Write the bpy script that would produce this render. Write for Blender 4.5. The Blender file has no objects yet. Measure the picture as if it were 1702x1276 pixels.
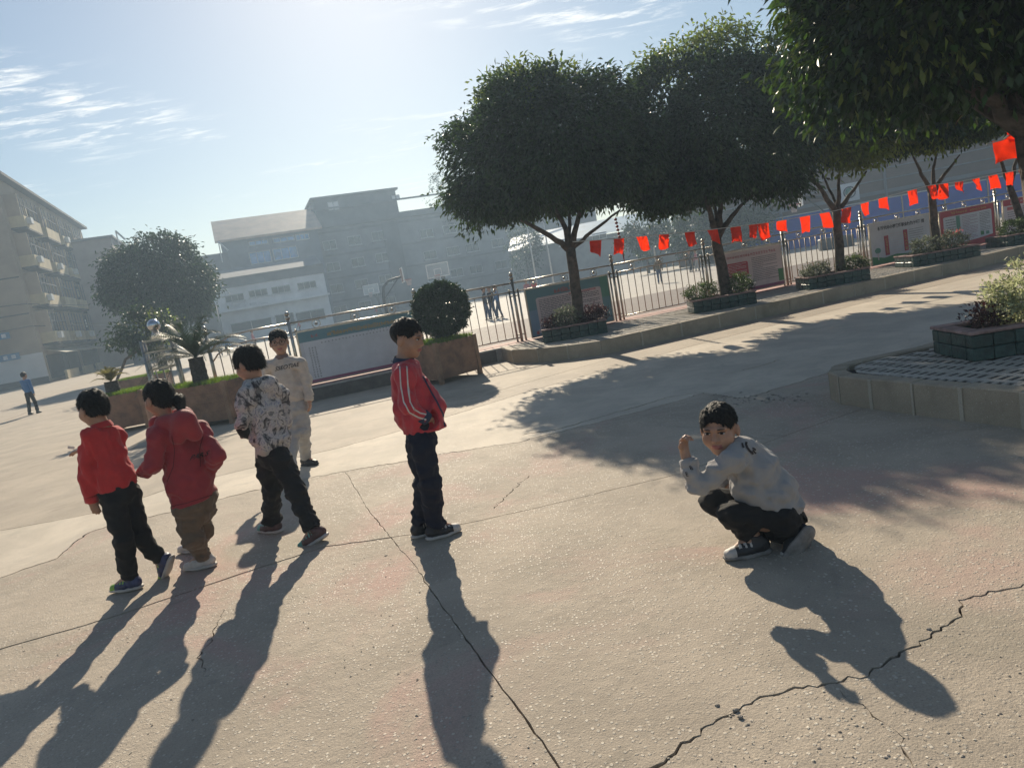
import bpy, bmesh, math, random
import numpy as np
from mathutils import Vector, Matrix
from mathutils.bvhtree import BVHTree
from mathutils.geometry import delaunay_2d_cdt
import mathutils.noise as mnoise

scene = bpy.context.scene
COL = scene.collection
R = math.radians

# ------------------------------------------------------------------ camera
F_PX, CAM_H = 1180.0, 1.5
_roll = math.atan(0.18)
_p = math.atan((638 - 468) * math.cos(_roll) / F_PX)
_up = np.array([-math.sin(_roll) * math.cos(_p), math.cos(_roll) * math.cos(_p), -math.sin(_p)])
_fw = np.array([0, 0, 1.0]) - _up * _up[2]
_fw /= np.linalg.norm(_fw)
CAMR = np.array([np.cross(_up, _fw), _fw, _up])          # world = CAMR @ (right, up, forward)

def ray(x, y):
    return CAMR @ np.array([x - 851, 638 - y, F_PX], float)
def gp(x, y, z=0.0):
    """pixel of the photograph -> point on the level z"""
    r = ray(x, y); t = (z - CAM_H) / r[2]
    return np.array([r[0] * t, r[1] * t, z])
def at(x, y, Y):
    """pixel of the photograph -> point at depth Y"""
    r = ray(x, y); t = Y / r[1]
    return np.array([r[0] * t, Y, CAM_H + r[2] * t])
def proj(P):
    v = CAMR.T @ (np.asarray(P, float) - [0, 0, CAM_H])
    return 851 + F_PX * v[0] / v[2], 638 - F_PX * v[1] / v[2]

cam_d = bpy.data.cameras.new('camera')
cam = bpy.data.objects.new('camera', cam_d)
COL.objects.link(cam)
cam_d.sensor_width = 36
cam_d.lens = F_PX / 1702 * 36
cam_d.clip_start, cam_d.clip_end = 0.05, 3000
_m = Matrix.Identity(4)
for i in range(3):
    _m[i][0], _m[i][1], _m[i][2] = CAMR[i][0], CAMR[i][1], -CAMR[i][2]
_m[2][3] = CAM_H
cam.matrix_world = _m
scene.camera = cam

# ------------------------------------------------------------------ sky, sun, exposure
SUN_EL, SUN_AZ = 28.5, -6.5          # azimuth from +Y, positive to the right
world = bpy.data.worlds.new('World'); scene.world = world; world.use_nodes = True
nt = world.node_tree; N = nt.nodes; L = nt.links
N.clear()
out = N.new('ShaderNodeOutputWorld'); bg = N.new('ShaderNodeBackground')
sky = N.new('ShaderNodeTexSky'); sky.sky_type = 'NISHITA'; sky.sun_disc = False
sky.sun_elevation = R(SUN_EL); sky.sun_rotation = R(SUN_AZ)
sky.air_density, sky.dust_density, sky.ozone_density = 1.25, 0.42, 2.2
bg.inputs['Strength'].default_value = 0.061
tc = N.new('ShaderNodeTexCoord'); sep = N.new('ShaderNodeSeparateXYZ')
L.new(tc.outputs['Generated'], sep.inputs[0])
def wmath(op, a, b=None, c=None):
    n = N.new('ShaderNodeMath'); n.operation = op
    for i, v in enumerate((a, b, c)):
        if v is None: continue
        if isinstance(v, (int, float)): n.inputs[i].default_value = v
        else: L.new(v, n.inputs[i])
    return n.outputs[0]
zz = wmath('MAXIMUM', sep.outputs[2], 0.04)
comb = N.new('ShaderNodeCombineXYZ')
L.new(wmath('DIVIDE', sep.outputs[0], zz), comb.inputs[0])
L.new(wmath('DIVIDE', sep.outputs[1], zz), comb.inputs[1])
mp = N.new('ShaderNodeMapping'); mp.inputs['Rotation'].default_value[2] = R(35)
mp.inputs['Scale'].default_value = (1.0, 2.6, 1); mp.inputs['Location'].default_value = (2.5, 4.4, 0)
L.new(comb.outputs[0], mp.inputs[0])
n1 = N.new('ShaderNodeTexNoise'); n1.inputs['Scale'].default_value = 3.2; n1.inputs['Detail'].default_value = 9
n1.inputs['Roughness'].default_value = 0.66; n1.inputs['Distortion'].default_value = 0.35
L.new(mp.outputs[0], n1.inputs['Vector'])
n2 = N.new('ShaderNodeTexNoise'); n2.inputs['Scale'].default_value = 0.75; n2.inputs['Detail'].default_value = 2
mp2 = N.new('ShaderNodeMapping'); mp2.inputs['Location'].default_value = (9.1, 6.0, 0)
L.new(comb.outputs[0], mp2.inputs[0]); L.new(mp2.outputs[0], n2.inputs['Vector'])
def wramp(v, a, b):
    n = N.new('ShaderNodeMapRange'); n.interpolation_type = 'SMOOTHSTEP'
    n.inputs['From Min'].default_value = a; n.inputs['From Max'].default_value = b
    L.new(v, n.inputs['Value']); return n.outputs[0]
cf = wmath('MULTIPLY', wramp(n1.outputs[0], 0.47, 0.66), wramp(n2.outputs[0], 0.50, 0.66))
cf = wmath('MULTIPLY', cf, wramp(sep.outputs[2], 0.05, 0.3))
mix = N.new('ShaderNodeMix'); mix.data_type = 'RGBA'
L.new(wmath('MULTIPLY', cf, 0.85), mix.inputs['Factor'])
L.new(sky.outputs[0], mix.inputs['A']); mix.inputs['B'].default_value = (14.0, 14.0, 13.6, 1)
L.new(mix.outputs['Result'], bg.inputs['Color']); L.new(bg.outputs[0], out.inputs[0])

sun_d = bpy.data.lights.new('sun', 'SUN'); sun = bpy.data.objects.new('sun', sun_d); COL.objects.link(sun)
sun_d.energy, sun_d.angle, sun_d.color = 5.0, R(0.55), (1.0, 0.87, 0.68)
_sd = Vector((math.sin(R(SUN_AZ)) * math.cos(R(SUN_EL)), math.cos(R(SUN_AZ)) * math.cos(R(SUN_EL)), math.sin(R(SUN_EL))))
sun.rotation_euler = _sd.to_track_quat('Z', 'Y').to_euler(); sun.location = (-5, 30, 40)

vs = scene.view_settings
vs.view_transform = 'Standard'; vs.look = 'None'; vs.exposure = 0.45; vs.gamma = 1.0; vs.use_curve_mapping = False
scene.cycles.max_bounces = 8; scene.cycles.diffuse_bounces = 3; scene.cycles.transparent_max_bounces = 12
scene.cycles.volume_bounces = 0; scene.cycles.use_denoising = True
scene.cycles.sample_clamp_indirect = 6

# ------------------------------------------------------------------ materials
def _nodes(name):
    m = bpy.data.materials.new(name); m.use_nodes = True
    t = m.node_tree; b = t.nodes['Principled BSDF']
    return m, t, b
def _s(b, k, v): b.inputs[k].default_value = v
def rgba(c): return (c[0], c[1], c[2], 1)
MATS = {}
def mat(name, col, rough=0.7, var=0.18, scale=6.0, bump=0.15, bscale=60.0, metal=0.0, col2=None, transl=0.0, spec=0.5, island=0.0, sheen=0.0):
    """one principled material: two-tone noise, fine grain, bump; optional translucency and per-piece tone"""
    if name in MATS: return MATS[name]
    m, t, b = _nodes(name); n = t.nodes; l = t.links
    _s(b, 'Roughness', rough); _s(b, 'Metallic', metal); _s(b, 'Specular IOR Level', spec)
    if sheen: _s(b, 'Sheen Weight', sheen); _s(b, 'Sheen Roughness', 0.5)
    tcn = n.new('ShaderNodeTexCoord')
    nz = n.new('ShaderNodeTexNoise'); nz.inputs['Scale'].default_value = scale; nz.inputs['Detail'].default_value = 6
    nz.inputs['Roughness'].default_value = 0.62
    l.new(tcn.outputs['Object'], nz.inputs['Vector'])
    c2 = col2 if col2 else tuple(max(0, c * (1 - 2 * var)) for c in col)
    c1 = col if col2 else tuple(min(1, c * (1 + var)) for c in col)
    mx = n.new('ShaderNodeMix'); mx.data_type = 'RGBA'
    mr = n.new('ShaderNodeMapRange'); mr.inputs['From Min'].default_value = 0.32; mr.inputs['From Max'].default_value = 0.68
    l.new(nz.outputs[0], mr.inputs['Value']); l.new(mr.outputs[0], mx.inputs['Factor'])
    mx.inputs['A'].default_value = rgba(c1); mx.inputs['B'].default_value = rgba(c2)
    cout = mx.outputs['Result']
    if island:
        g = n.new('ShaderNodeNewGeometry'); hs = n.new('ShaderNodeHueSaturation')
        a = n.new('ShaderNodeMapRange'); a.inputs['To Min'].default_value = 1 - island; a.inputs['To Max'].default_value = 1 + island
        l.new(g.outputs['Random Per Island'], a.inputs['Value']); l.new(a.outputs[0], hs.inputs['Value'])
        h = n.new('ShaderNodeMapRange'); h.inputs['To Min'].default_value = 0.5 - 0.03 * island; h.inputs['To Max'].default_value = 0.5 + 0.03 * island
        l.new(g.outputs['Random Per Island'], h.inputs['Value']); l.new(h.outputs[0], hs.inputs['Hue'])
        l.new(cout, hs.inputs['Color']); cout = hs.outputs[0]
    l.new(cout, b.inputs['Base Color'])
    if bump:
        bn = n.new('ShaderNodeTexNoise'); bn.inputs['Scale'].default_value = bscale; bn.inputs['Detail'].default_value = 4
        l.new(tcn.outputs['Object'], bn.inputs['Vector'])
        bp = n.new('ShaderNodeBump'); bp.inputs['Strength'].default_value = bump; bp.inputs['Distance'].default_value = 0.02
        l.new(bn.outputs[0], bp.inputs['Height']); l.new(bp.outputs[0], b.inputs['Normal'])
    if transl:
        tr = n.new('ShaderNodeBsdfTranslucent'); ms = n.new('ShaderNodeMixShader')
        ms.inputs[0].default_value = transl
        g2 = n.new('ShaderNodeHueSaturation'); g2.inputs['Value'].default_value = 1.7; g2.inputs['Saturation'].default_value = 1.1
        l.new(cout, g2.inputs['Color']); l.new(g2.outputs[0], tr.inputs['Color'])
        l.new(b.outputs[0], ms.inputs[1]); l.new(tr.outputs[0], ms.inputs[2])
        l.new(ms.outputs[0], t.nodes['Material Output'].inputs['Surface'])
    MATS[name] = m
    return m
# ------------------------------------------------------------------ objects, parts, shapes
def tag(o, label=None, cat=None, group=None, kind=None):
    if label: o['label'] = label
    if cat: o['category'] = cat
    if group: o['group'] = group
    if kind: o['kind'] = kind
    return o
def thing(name, label, cat, loc=(0, 0, 0), group=None):
    o = bpy.data.objects.new(name, None); COL.objects.link(o)
    o.empty_display_size = 0.1
    o.location = [float(v) for v in loc]
    return tag(o, label, cat, group)
class MB:
    """collects shapes in world space; build() links them as one mesh object (relative to its thing)"""
    def __init__(s): s.v = []; s.f = []; s.mi = []
    def add(s, vs_, fs_, mi=0):
        o = len(s.v); s.v += [tuple(map(float, p)) for p in vs_]
        s.f += [tuple(i + o for i in f) for f in fs_]; s.mi += [mi] * len(fs_); return s
    def box(s, c, size, ax=None, mi=0):
        """centre, full size, axes (3 vectors)"""
        ax = ax if ax is not None else np.eye(3); c = np.asarray(c, float); h = np.asarray(size, float) / 2
        P = [c + ax[0] * h[0] * i + ax[1] * h[1] * j + ax[2] * h[2] * k for k in (-1, 1) for j in (-1, 1) for i in (-1, 1)]
        return s.add(P, [(0, 2, 3, 1), (4, 5, 7, 6), (0, 1, 5, 4), (2, 6, 7, 3), (0, 4, 6, 2), (1, 3, 7, 5)], mi)
    def tube(s, pts, rads, n=8, mi=0, cap=True):
        pts = [np.asarray(p, float) for p in pts]
        if not hasattr(rads, '__len__'): rads = [rads] * len(pts)
        V = []; ref = None
        for i, p in enumerate(pts):
            d = pts[min(i + 1, len(pts) - 1)] - pts[max(i - 1, 0)]; d = d / (np.linalg.norm(d) + 1e-12)
            if ref is None: ref = np.array([0, 0, 1.]) if abs(d[2]) < .9 else np.array([1., 0, 0])
            a = np.cross(d, ref); a /= np.linalg.norm(a) + 1e-12; b = np.cross(a, d); ref = b
            for k in range(n):
                t = 2 * math.pi * k / n; V.append(p + (a * math.cos(t) + b * math.sin(t)) * rads[i])
        Fc = []
        for i in range(len(pts) - 1):
            for k in range(n): Fc.append((i * n + k, i * n + (k + 1) % n, (i + 1) * n + (k + 1) % n, (i + 1) * n + k))
        if cap: Fc.append(tuple(range(n - 1, -1, -1))); Fc.append(tuple((len(pts) - 1) * n + k for k in range(n)))
        return s.add(V, Fc, mi)
    def ball(s, c, r, nu=10, nv=7, mi=0, sc=(1, 1, 1)):
        V = [(c[0], c[1], c[2] + r * sc[2])]
        for j in range(1, nv):
            th = math.pi * j / nv
            for i in range(nu):
                ph = 2 * math.pi * i / nu
                V.append((c[0] + r * sc[0] * math.sin(th) * math.cos(ph), c[1] + r * sc[1] * math.sin(th) * math.sin(ph), c[2] + r * sc[2] * math.cos(th)))
        V.append((c[0], c[1], c[2] - r * sc[2])); Fc = []
        for i in range(nu): Fc.append((0, 1 + i, 1 + (i + 1) % nu))
        for j in range(nv - 2):
            for i in range(nu): a = 1 + j * nu; Fc.append((a + i, a + nu + i, a + nu + (i + 1) % nu, a + (i + 1) % nu))
        e = len(V) - 1; a = 1 + (nv - 2) * nu
        for i in range(nu): Fc.append((a + (i + 1) % nu, a + i, e))
        return s.add(V, Fc, mi)
    def prism(s, poly, z0, z1, mi=0):
        n = len(poly); V = [(p[0], p[1], z0) for p in poly] + [(p[0], p[1], z1) for p in poly]
        return s.add(V, [tuple(range(n - 1, -1, -1)), tuple(range(n, 2 * n))] + [(i, (i + 1) % n, n + (i + 1) % n, n + i) for i in range(n)], mi)
    def ring(s, c, rad, r, ax, ay, n=16, m=5, mi=0):
        pts = [np.asarray(c) + rad * (np.asarray(ax) * math.cos(2 * math.pi * k / n) + np.asarray(ay) * math.sin(2 * math.pi * k / n)) for k in range(n + 1)]
        return s.tube(pts, r, m, mi, cap=False)
    def build(s, name, material, parent=None, smooth=False, bevel=0, kind=None):
        me = bpy.data.meshes.new(name)
        off = Vector((0, 0, 0))
        if parent is not None:
            off = world_loc(parent)
        me.from_pydata([(x - off.x, y - off.y, z - off.z) for x, y, z in s.v], [], s.f)
        ms = material if isinstance(material, (list, tuple)) else [material]
        for m_ in ms: me.materials.append(m_)
        if len(ms) > 1: me.polygons.foreach_set('material_index', s.mi)
        if smooth: me.polygons.foreach_set('use_smooth', [True] * len(me.polygons))
        me.update()
        return link(name, me, parent, bevel, kind)
def world_loc(o):
    v = Vector((0, 0, 0))
    while o is not None: v = v + o.location; o = o.parent
    return v
def link(name, me, parent=None, bevel=0, kind=None, loc=None):
    o = bpy.data.objects.new(name, me); COL.objects.link(o)
    if parent is not None: o.parent = parent
    if loc is not None: o.location = loc
    if bevel:
        b = o.modifiers.new('bevel', 'BEVEL'); b.width = bevel; b.segments = 1; b.limit_method = 'ANGLE'
    if kind: o['kind'] = kind
    return o
def np_mesh(name, V, quads=None, tris=None, mats=(), mi=None, smooth=False):
    me = bpy.data.meshes.new(name); V = np.asarray(V, np.float32)
    nq = 0 if quads is None else len(quads); ntr = 0 if tris is None else len(tris)
    me.vertices.add(len(V)); me.vertices.foreach_set('co', V.ravel())
    idx = []
    if nq: idx.append(np.asarray(quads, np.int32).ravel())
    if ntr: idx.append(np.asarray(tris, np.int32).ravel())
    idx = np.concatenate(idx)
    me.loops.add(len(idx)); me.loops.foreach_set('vertex_index', idx)
    me.polygons.add(nq + ntr)
    st = np.concatenate([np.arange(nq) * 4, nq * 4 + np.arange(ntr) * 3]).astype(np.int32)
    me.polygons.foreach_set('loop_start', st)
    for m_ in mats: me.materials.append(m_)
    if mi is not None: me.polygons.foreach_set('material_index', np.asarray(mi, np.int32))
    if smooth: me.polygons.foreach_set('use_smooth', np.ones(nq + ntr, bool))
    me.update(); me.validate()
    return me
def ax_z(a):
    """axes of something turned about z by a (radians)"""
    c, s_ = math.cos(a), math.sin(a)
    return np.array([[c, s_, 0], [-s_, c, 0], [0, 0, 1.]])
def unit(v):
    v = np.asarray(v, float); return v / (np.linalg.norm(v) + 1e-12)
FONT_OBJ = []
def text_mesh(txt, size, bold=0.0):
    """flat text mesh as (verts, tris) in x (right), y (up), centred"""
    cu = bpy.data.curves.new('t', 'FONT'); cu.body = txt; cu.size = size; cu.align_x = 'CENTER'; cu.align_y = 'CENTER'; cu.offset = bold
    cu.resolution_u = 3
    ob = bpy.data.objects.new('t', cu); COL.objects.link(ob)
    bpy.context.view_layer.update()
    me = bpy.data.meshes.new_from_object(ob.evaluated_get(bpy.context.evaluated_depsgraph_get()))
    me.calc_loop_triangles()
    V = [tuple(v.co) for v in me.vertices]; T = [tuple(t.vertices) for t in me.loop_triangles]
    bpy.data.objects.remove(ob); bpy.data.curves.remove(cu); bpy.data.meshes.remove(me)
    return V, T

# ------------------------------------------------------------------ signed distance modelling (bodies, clothes)
class SDF:
    def __init__(s, lo, hi, h):
        s.lo = np.asarray(lo, float); s.h = h
        s.n = np.maximum(2, np.ceil((np.asarray(hi, float) - s.lo) / h).astype(int) + 1)
        s.g = np.full(s.n, 0.5, np.float32)
    def sub(s, lo, hi):
        a = np.clip(np.floor((np.asarray(lo) - s.lo) / s.h).astype(int), 0, s.n)
        b = np.clip(np.ceil((np.asarray(hi) - s.lo) / s.h).astype(int) + 1, 0, s.n)
        if np.any(b <= a): return None
        x, y, z = [(s.lo[i] + s.h * np.arange(a[i], b[i])).astype(np.float32) for i in range(3)]
        return (slice(a[0], b[0]), slice(a[1], b[1]), slice(a[2], b[2])), x[:, None, None], y[None, :, None], z[None, None, :]
    def comb(s, sl, d, k, op):
        o = s.g[sl]
        if op == 'u':
            hh = np.clip(.5 + .5 * (d - o) / k, 0, 1); s.g[sl] = d * (1 - hh) + o * hh - k * hh * (1 - hh)
        else:
            d = -d; hh = np.clip(.5 - .5 * (d - o) / k, 0, 1); s.g[sl] = d * (1 - hh) + o * hh + k * hh * (1 - hh)
    def cone(s, a, b, ra, rb, k=0.02, n=None, sq=1.0, op='u'):
        a = np.asarray(a, float); b = np.asarray(b, float); rm = max(ra, rb) * max(1, sq) + 3 * k + 2 * s.h
        q = s.sub(np.minimum(a, b) - rm, np.maximum(a, b) + rm)
        if q is None: return s
        sl, x, y, z = q; ba = b - a; L2 = float(ba @ ba) + 1e-9
        px, py, pz = x - a[0], y - a[1], z - a[2]
        t = np.clip((px * ba[0] + py * ba[1] + pz * ba[2]) / L2, 0, 1)
        vx, vy, vz = px - t * ba[0], py - t * ba[1], pz - t * ba[2]
        d2 = vx * vx + vy * vy + vz * vz
        if n is not None:
            vn = vx * n[0] + vy * n[1] + vz * n[2]; d2 = d2 - vn * vn + (vn / sq) ** 2
        d = np.sqrt(np.maximum(d2, 1e-12)) - (ra + (rb - ra) * t)
        s.comb(sl, d, k, op); return s
    def chain(s, pts, rads, **kw):
        for i in range(len(pts) - 1): s.cone(pts[i], pts[i + 1], rads[i], rads[i + 1], **kw)
        return s
    def ell(s, c, ax, rad, k=0.01, op='u'):
        c = np.asarray(c, float); rm = max(rad) + 3 * k + 2 * s.h
        q = s.sub(c - rm, c + rm)
        if q is None: return s
        sl, x, y, z = q; px, py, pz = x - c[0], y - c[1], z - c[2]
        k0 = 0; k1 = 0
        for i in range(3):
            u = px * ax[i][0] + py * ax[i][1] + pz * ax[i][2]
            k0 = k0 + (u / rad[i]) ** 2; k1 = k1 + (u / rad[i] ** 2) ** 2
        k0 = np.sqrt(k0); d = k0 * (k0 - 1) / np.sqrt(np.maximum(k1, 1e-9))
        d = np.where(k0 < 1e-3, -min(rad), d).astype(np.float32)
        s.comb(sl, d, k, op); return s
    def full(s):
        x, y, z = [(s.lo[i] + s.h * np.arange(s.n[i])).astype(np.float32) for i in range(3)]
        return x[:, None, None], y[None, :, None], z[None, None, :]
    def cut(s, p, n, rad=None, k=0.004):
        """remove what lies beyond the plane (p, n pointing outwards), within rad of p if given"""
        x, y, z = s.full(); n = unit(n)
        d = (x - p[0]) * n[0] + (y - p[1]) * n[1] + (z - p[2]) * n[2]
        if rad is not None:
            r2 = (x - p[0]) ** 2 + (y - p[1]) ** 2 + (z - p[2]) ** 2
            d = np.where(r2 < rad * rad, d, -1.0)
        s.g = np.maximum(s.g, d.astype(np.float32)); return s
    def wrinkle(s, amp, freq, seed, stretch=(1, 1, 0.45)):
        rs = np.random.RandomState(seed); x, y, z = s.full(); w = 0
        for i in range(5):
            kv = rs.normal(size=3) * np.array(stretch); kv = kv / np.linalg.norm(kv) * freq * (0.6 + 0.35 * i)
            k2 = rs.normal(size=3); k2 = k2 / np.linalg.norm(k2) * freq * 0.5
            w = w + np.sin(kv[0] * x + kv[1] * y + kv[2] * z + rs.rand() * 6 + 1.6 * np.sin(k2[0] * x + k2[1] * y + k2[2] * z + rs.rand() * 6)) / (1 + 0.5 * i)
        s.g = s.g + (amp * 0.5) * w.astype(np.float32); return s
    def mesh(s):
        """surface nets"""
        g = s.g; g = np.pad(g, 1, constant_values=0.5); sg = g < 0
        c = [slice(0, -1), slice(1, None)]
        cnt = np.zeros(np.array(g.shape) - 1, np.int8)
        for i in (0, 1):
            for j in (0, 1):
                for k in (0, 1): cnt += sg[c[i], c[j], c[k]]
        act = np.argwhere((cnt > 0) & (cnt < 8))
        if len(act) == 0: return np.zeros((0, 3)), np.zeros((0, 4), int)
        idx = np.full(cnt.shape, -1, np.int32); idx[act[:, 0], act[:, 1], act[:, 2]] = np.arange(len(act))
        corners = [(i, j, k) for i in (0, 1) for j in (0, 1) for k in (0, 1)]
        val = {q: g[act[:, 0] + q[0], act[:, 1] + q[1], act[:, 2] + q[2]] for q in corners}
        acc = np.zeros((len(act), 3)); num = np.zeros(len(act))
        for q in corners:
            for a in range(3):
                if q[a]: continue
                r = list(q); r[a] = 1; r = tuple(r); va, vb = val[q], val[r]
                m = (va < 0) != (vb < 0); t = np.where(m, va / np.where(m, va - vb, 1), 0)
                P = np.tile(np.array(q, float), (len(act), 1)); P[:, a] += t
                acc[m] += P[m]; num[m] += 1
        V = (act + acc / num[:, None] - 1) * s.h + s.lo
        Q = []
        for a in range(3):
            b, d = (a + 1) % 3, (a + 2) % 3
            s0 = [slice(None)] * 3; s1 = [slice(None)] * 3; s0[a] = slice(0, -1); s1[a] = slice(1, None)
            A, B = sg[tuple(s0)], sg[tuple(s1)]
            e = np.argwhere(A != B); e = e[(e[:, b] > 0) & (e[:, d] > 0) & (e[:, b] < g.shape[b] - 1) & (e[:, d] < g.shape[d] - 1)]
            fl = A[e[:, 0], e[:, 1], e[:, 2]]
            def cell(db, dd):
                q = e.copy(); q[:, b] += db; q[:, d] += dd; return idx[q[:, 0], q[:, 1], q[:, 2]]
            q = np.stack([cell(-1, -1), cell(0, -1), cell(0, 0), cell(-1, 0)], 1)
            q[~fl] = q[~fl][:, ::-1]; Q.append(q)
        return V, np.concatenate(Q)
def relax(V, Q, it=1, lam=0.5):
    for _ in range(it):
        S = np.zeros_like(V); n = np.zeros(len(V))
        for a, b in ((0, 1), (1, 2), (2, 3), (3, 0)):
            np.add.at(S, Q[:, a], V[Q[:, b]]); np.add.at(S, Q[:, b], V[Q[:, a]])
            np.add.at(n, Q[:, a], 1); np.add.at(n, Q[:, b], 1)
        V = V + lam * (S / np.maximum(n, 1)[:, None] - V)
    return V
def sdf_obj(sd, name, mats, parent, mi_fn=None, it=1):
    V, Q = sd.mesh()
    if len(V) == 0: return None
    V = relax(V, Q, it)
    off = np.array(world_loc(parent))
    mi = None
    if mi_fn is not None: mi = mi_fn(V[Q].mean(1))
    ms = mats if isinstance(mats, (list, tuple)) else [mats]
    me = np_mesh(name, V - off, quads=Q, mats=ms, mi=mi, smooth=True)
    return link(name, me, parent)
# ================================================================== GROUND
def concrete(name, base, stone, stone_amt, tint, tint_amt, vscale=75.0, bump=0.5, rough=0.8):
    """weathered concrete with exposed aggregate (colour, stones and relief from noise; no light in it)"""
    m, t, b = _nodes(name); n = t.nodes; l = t.links
    tcn = n.new('ShaderNodeTexCoord'); co = tcn.outputs['Object']
    def noise(sc, det=5, rg=0.6, dist=0.0):
        q = n.new('ShaderNodeTexNoise'); q.inputs['Scale'].default_value = sc; q.inputs['Detail'].default_value = det
        q.inputs['Roughness'].default_value = rg; q.inputs['Distortion'].default_value = dist
        l.new(co, q.inputs['Vector']); return q.outputs[0]
    def rng(v, a, b_, lo=0.0, hi=1.0):
        q = n.new('ShaderNodeMapRange'); q.inputs['From Min'].default_value = a; q.inputs['From Max'].default_value = b_
        q.inputs['To Min'].default_value = lo; q.inputs['To Max'].default_value = hi; q.interpolation_type = 'SMOOTHSTEP'
        l.new(v, q.inputs['Value']); return q.outputs[0]
    def mixc(f, a, c, mode='MIX'):
        q = n.new('ShaderNodeMix'); q.data_type = 'RGBA'; q.blend_type = mode
        if isinstance(f, float): q.inputs['Factor'].default_value = f
        else: l.new(f, q.inputs['Factor'])
        for k, v in (('A', a), ('B', c)):
            if isinstance(v, tuple): q.inputs[k].default_value = rgba(v)
            else: l.new(v, q.inputs[k])
        return q.outputs['Result']
    def mul(a, c):
        q = n.new('ShaderNodeMath'); q.operation = 'MULTIPLY'
        for i, v in enumerate((a, c)):
            if isinstance(v, float): q.inputs[i].default_value = v
            else: l.new(v, q.inputs[i])
        return q.outputs[0]
    c = mixc(rng(noise(1.3, 6, .65, .4), .3, .7), tuple(x * 1.12 for x in base), tuple(x * .82 for x in base))
    c = mixc(mul(rng(noise(0.8, 4, .6, .8), .5, .68), tint_amt), c, tint)
    c = mixc(mul(rng(noise(2.1, 5, .7, 1.2), .54, .72), .55), c, (base[0] * .60, base[1] * .62, base[2] * .62))
    c = mixc(mul(rng(noise(.55, 5, .7, 2.0), .52, .66), .40), c, (base[0] * .72, base[1] * .76, base[2] * .74))
    c = mixc(mul(rng(noise(5.5, 6, .75, 1.5), .58, .70), .35), c, tuple(min(1, x * 1.25) for x in base))
    c = mixc(rng(noise(160, 3, .7), .35, .75, 0, .55), c, tuple(x * .5 for x in base))
    vo = n.new('ShaderNodeTexVoronoi'); vo.inputs['Scale'].default_value = vscale; vo.inputs['Randomness'].default_value = 1.0
    l.new(co, vo.inputs['Vector'])
    sc = n.new('ShaderNodeSeparateColor'); l.new(vo.outputs['Color'], sc.inputs[0])
    st = mul(rng(vo.outputs['Distance'], .42, .30), rng(sc.outputs[0], 1 - stone_amt, 1.02 - stone_amt))
    st = mul(st, rng(noise(1.7, 3), .30, .60, .25, 1.0))
    tone = mixc(rng(sc.outputs[1], .1, .9), tuple(x * .45 for x in stone), stone)
    c = mixc(mul(st, .85), c, tone)
    l.new(c, b.inputs['Base Color'])
    _s(b, 'Specular IOR Level', 0.35); l.new(rng(st, 0, 1, rough, .5), b.inputs['Roughness'])
    h = n.new('ShaderNodeMath'); h.operation = 'ADD'; l.new(mul(st, .8), h.inputs[0]); l.new(mul(noise(120, 5, .7), .9), h.inputs[1])
    h2 = n.new('ShaderNodeMath'); h2.operation = 'ADD'; l.new(h.outputs[0], h2.inputs[0]); l.new(mul(noise(14, 4), 1.2), h2.inputs[1])
    bp = n.new('ShaderNodeBump'); bp.inputs['Strength'].default_value = bump; bp.inputs['Distance'].default_value = .010
    l.new(h2.outputs[0], bp.inputs['Height']); l.new(bp.outputs[0], b.inputs['Normal'])
    MATS[name] = m; return m
M_SLAB = concrete('slab_aggregate', (.465, .395, .31), (.64, .58, .48), .40, (.53, .345, .29), .9, 60., .6)
M_SLAB2 = concrete('slab_worn', (.46, .39, .305), (.5, .48, .44), .16, (.35, .30, .25), .4, 80., .35)
M_STRIP = concrete('slab_smooth', (.60, .525, .42), (.6, .54, .46), .08, (.45, .40, .335), .5, 90., .18)
M_DIRT = mat('dirt', (.045, .038, .032), .95, .3, 30, .6, 90)
M_KERB = concrete('kerb_concrete', (.42, .355, .265), (.52, .46, .37), .16, (.27, .24, .17), .9, 90., .4)
M_MORTAR = concrete('kerb_mortar', (.50, .45, .36), (.5, .5, .45), .05, (.38, .36, .33), .5, 90., .3)

g = MB(); g.add([(-600, -150, -.045), (600, -150, -.045), (600, 900, -.045), (-600, 900, -.045)], [(0, 1, 2, 3)])
ground = g.build('ground', M_DIRT); tag(ground, kind='structure')

rs = random.Random(4)
def rough_line(pts, step, jit):
    """resample a polyline and make it wander"""
    out_ = []
    for a, b in zip(pts[:-1], pts[1:]):
        a = np.array(a[:2], float); b = np.array(b[:2], float); L_ = np.linalg.norm(b - a)
        st = step * (1 if a[1] < 9 and abs(a[0]) < 9 else 12); k = max(1, int(L_ / st)); nn = np.array([-(b - a)[1], (b - a)[0]]) / max(L_, 1e-6)
        for i in range(k):
            p = a + (b - a) * i / k
            w = jit * (rs.gauss(0, .5) + 1.6 * mnoise.noise(Vector((p[0] * 3.1, p[1] * 3.1, jit * 90))))
            out_.append(p + nn * w)
    out_.append(np.array(pts[-1][:2], float)); return out_
P2 = lambda l: [tuple(gp(*q)[:2]) for q in l]
grooves = []          # (points, half width function)
grooves.append((rough_line([(-40, -9), (-9, 1.7)] + P2([(0, 1078), (200, 1020), (400, 953), (540, 908), (700, 885), (900, 842), (1130, 787), (1400, 690)]) + [(6, 6.9), (50, 22)], .06, .007), .0050, .25))
grooves.append((rough_line(P2([(574, 784), (620, 858), (690, 940), (800, 1095), (930, 1276)]) + [(.9, -.6), (3.0, -9)], .05, .005), .0022, .7))
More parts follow.
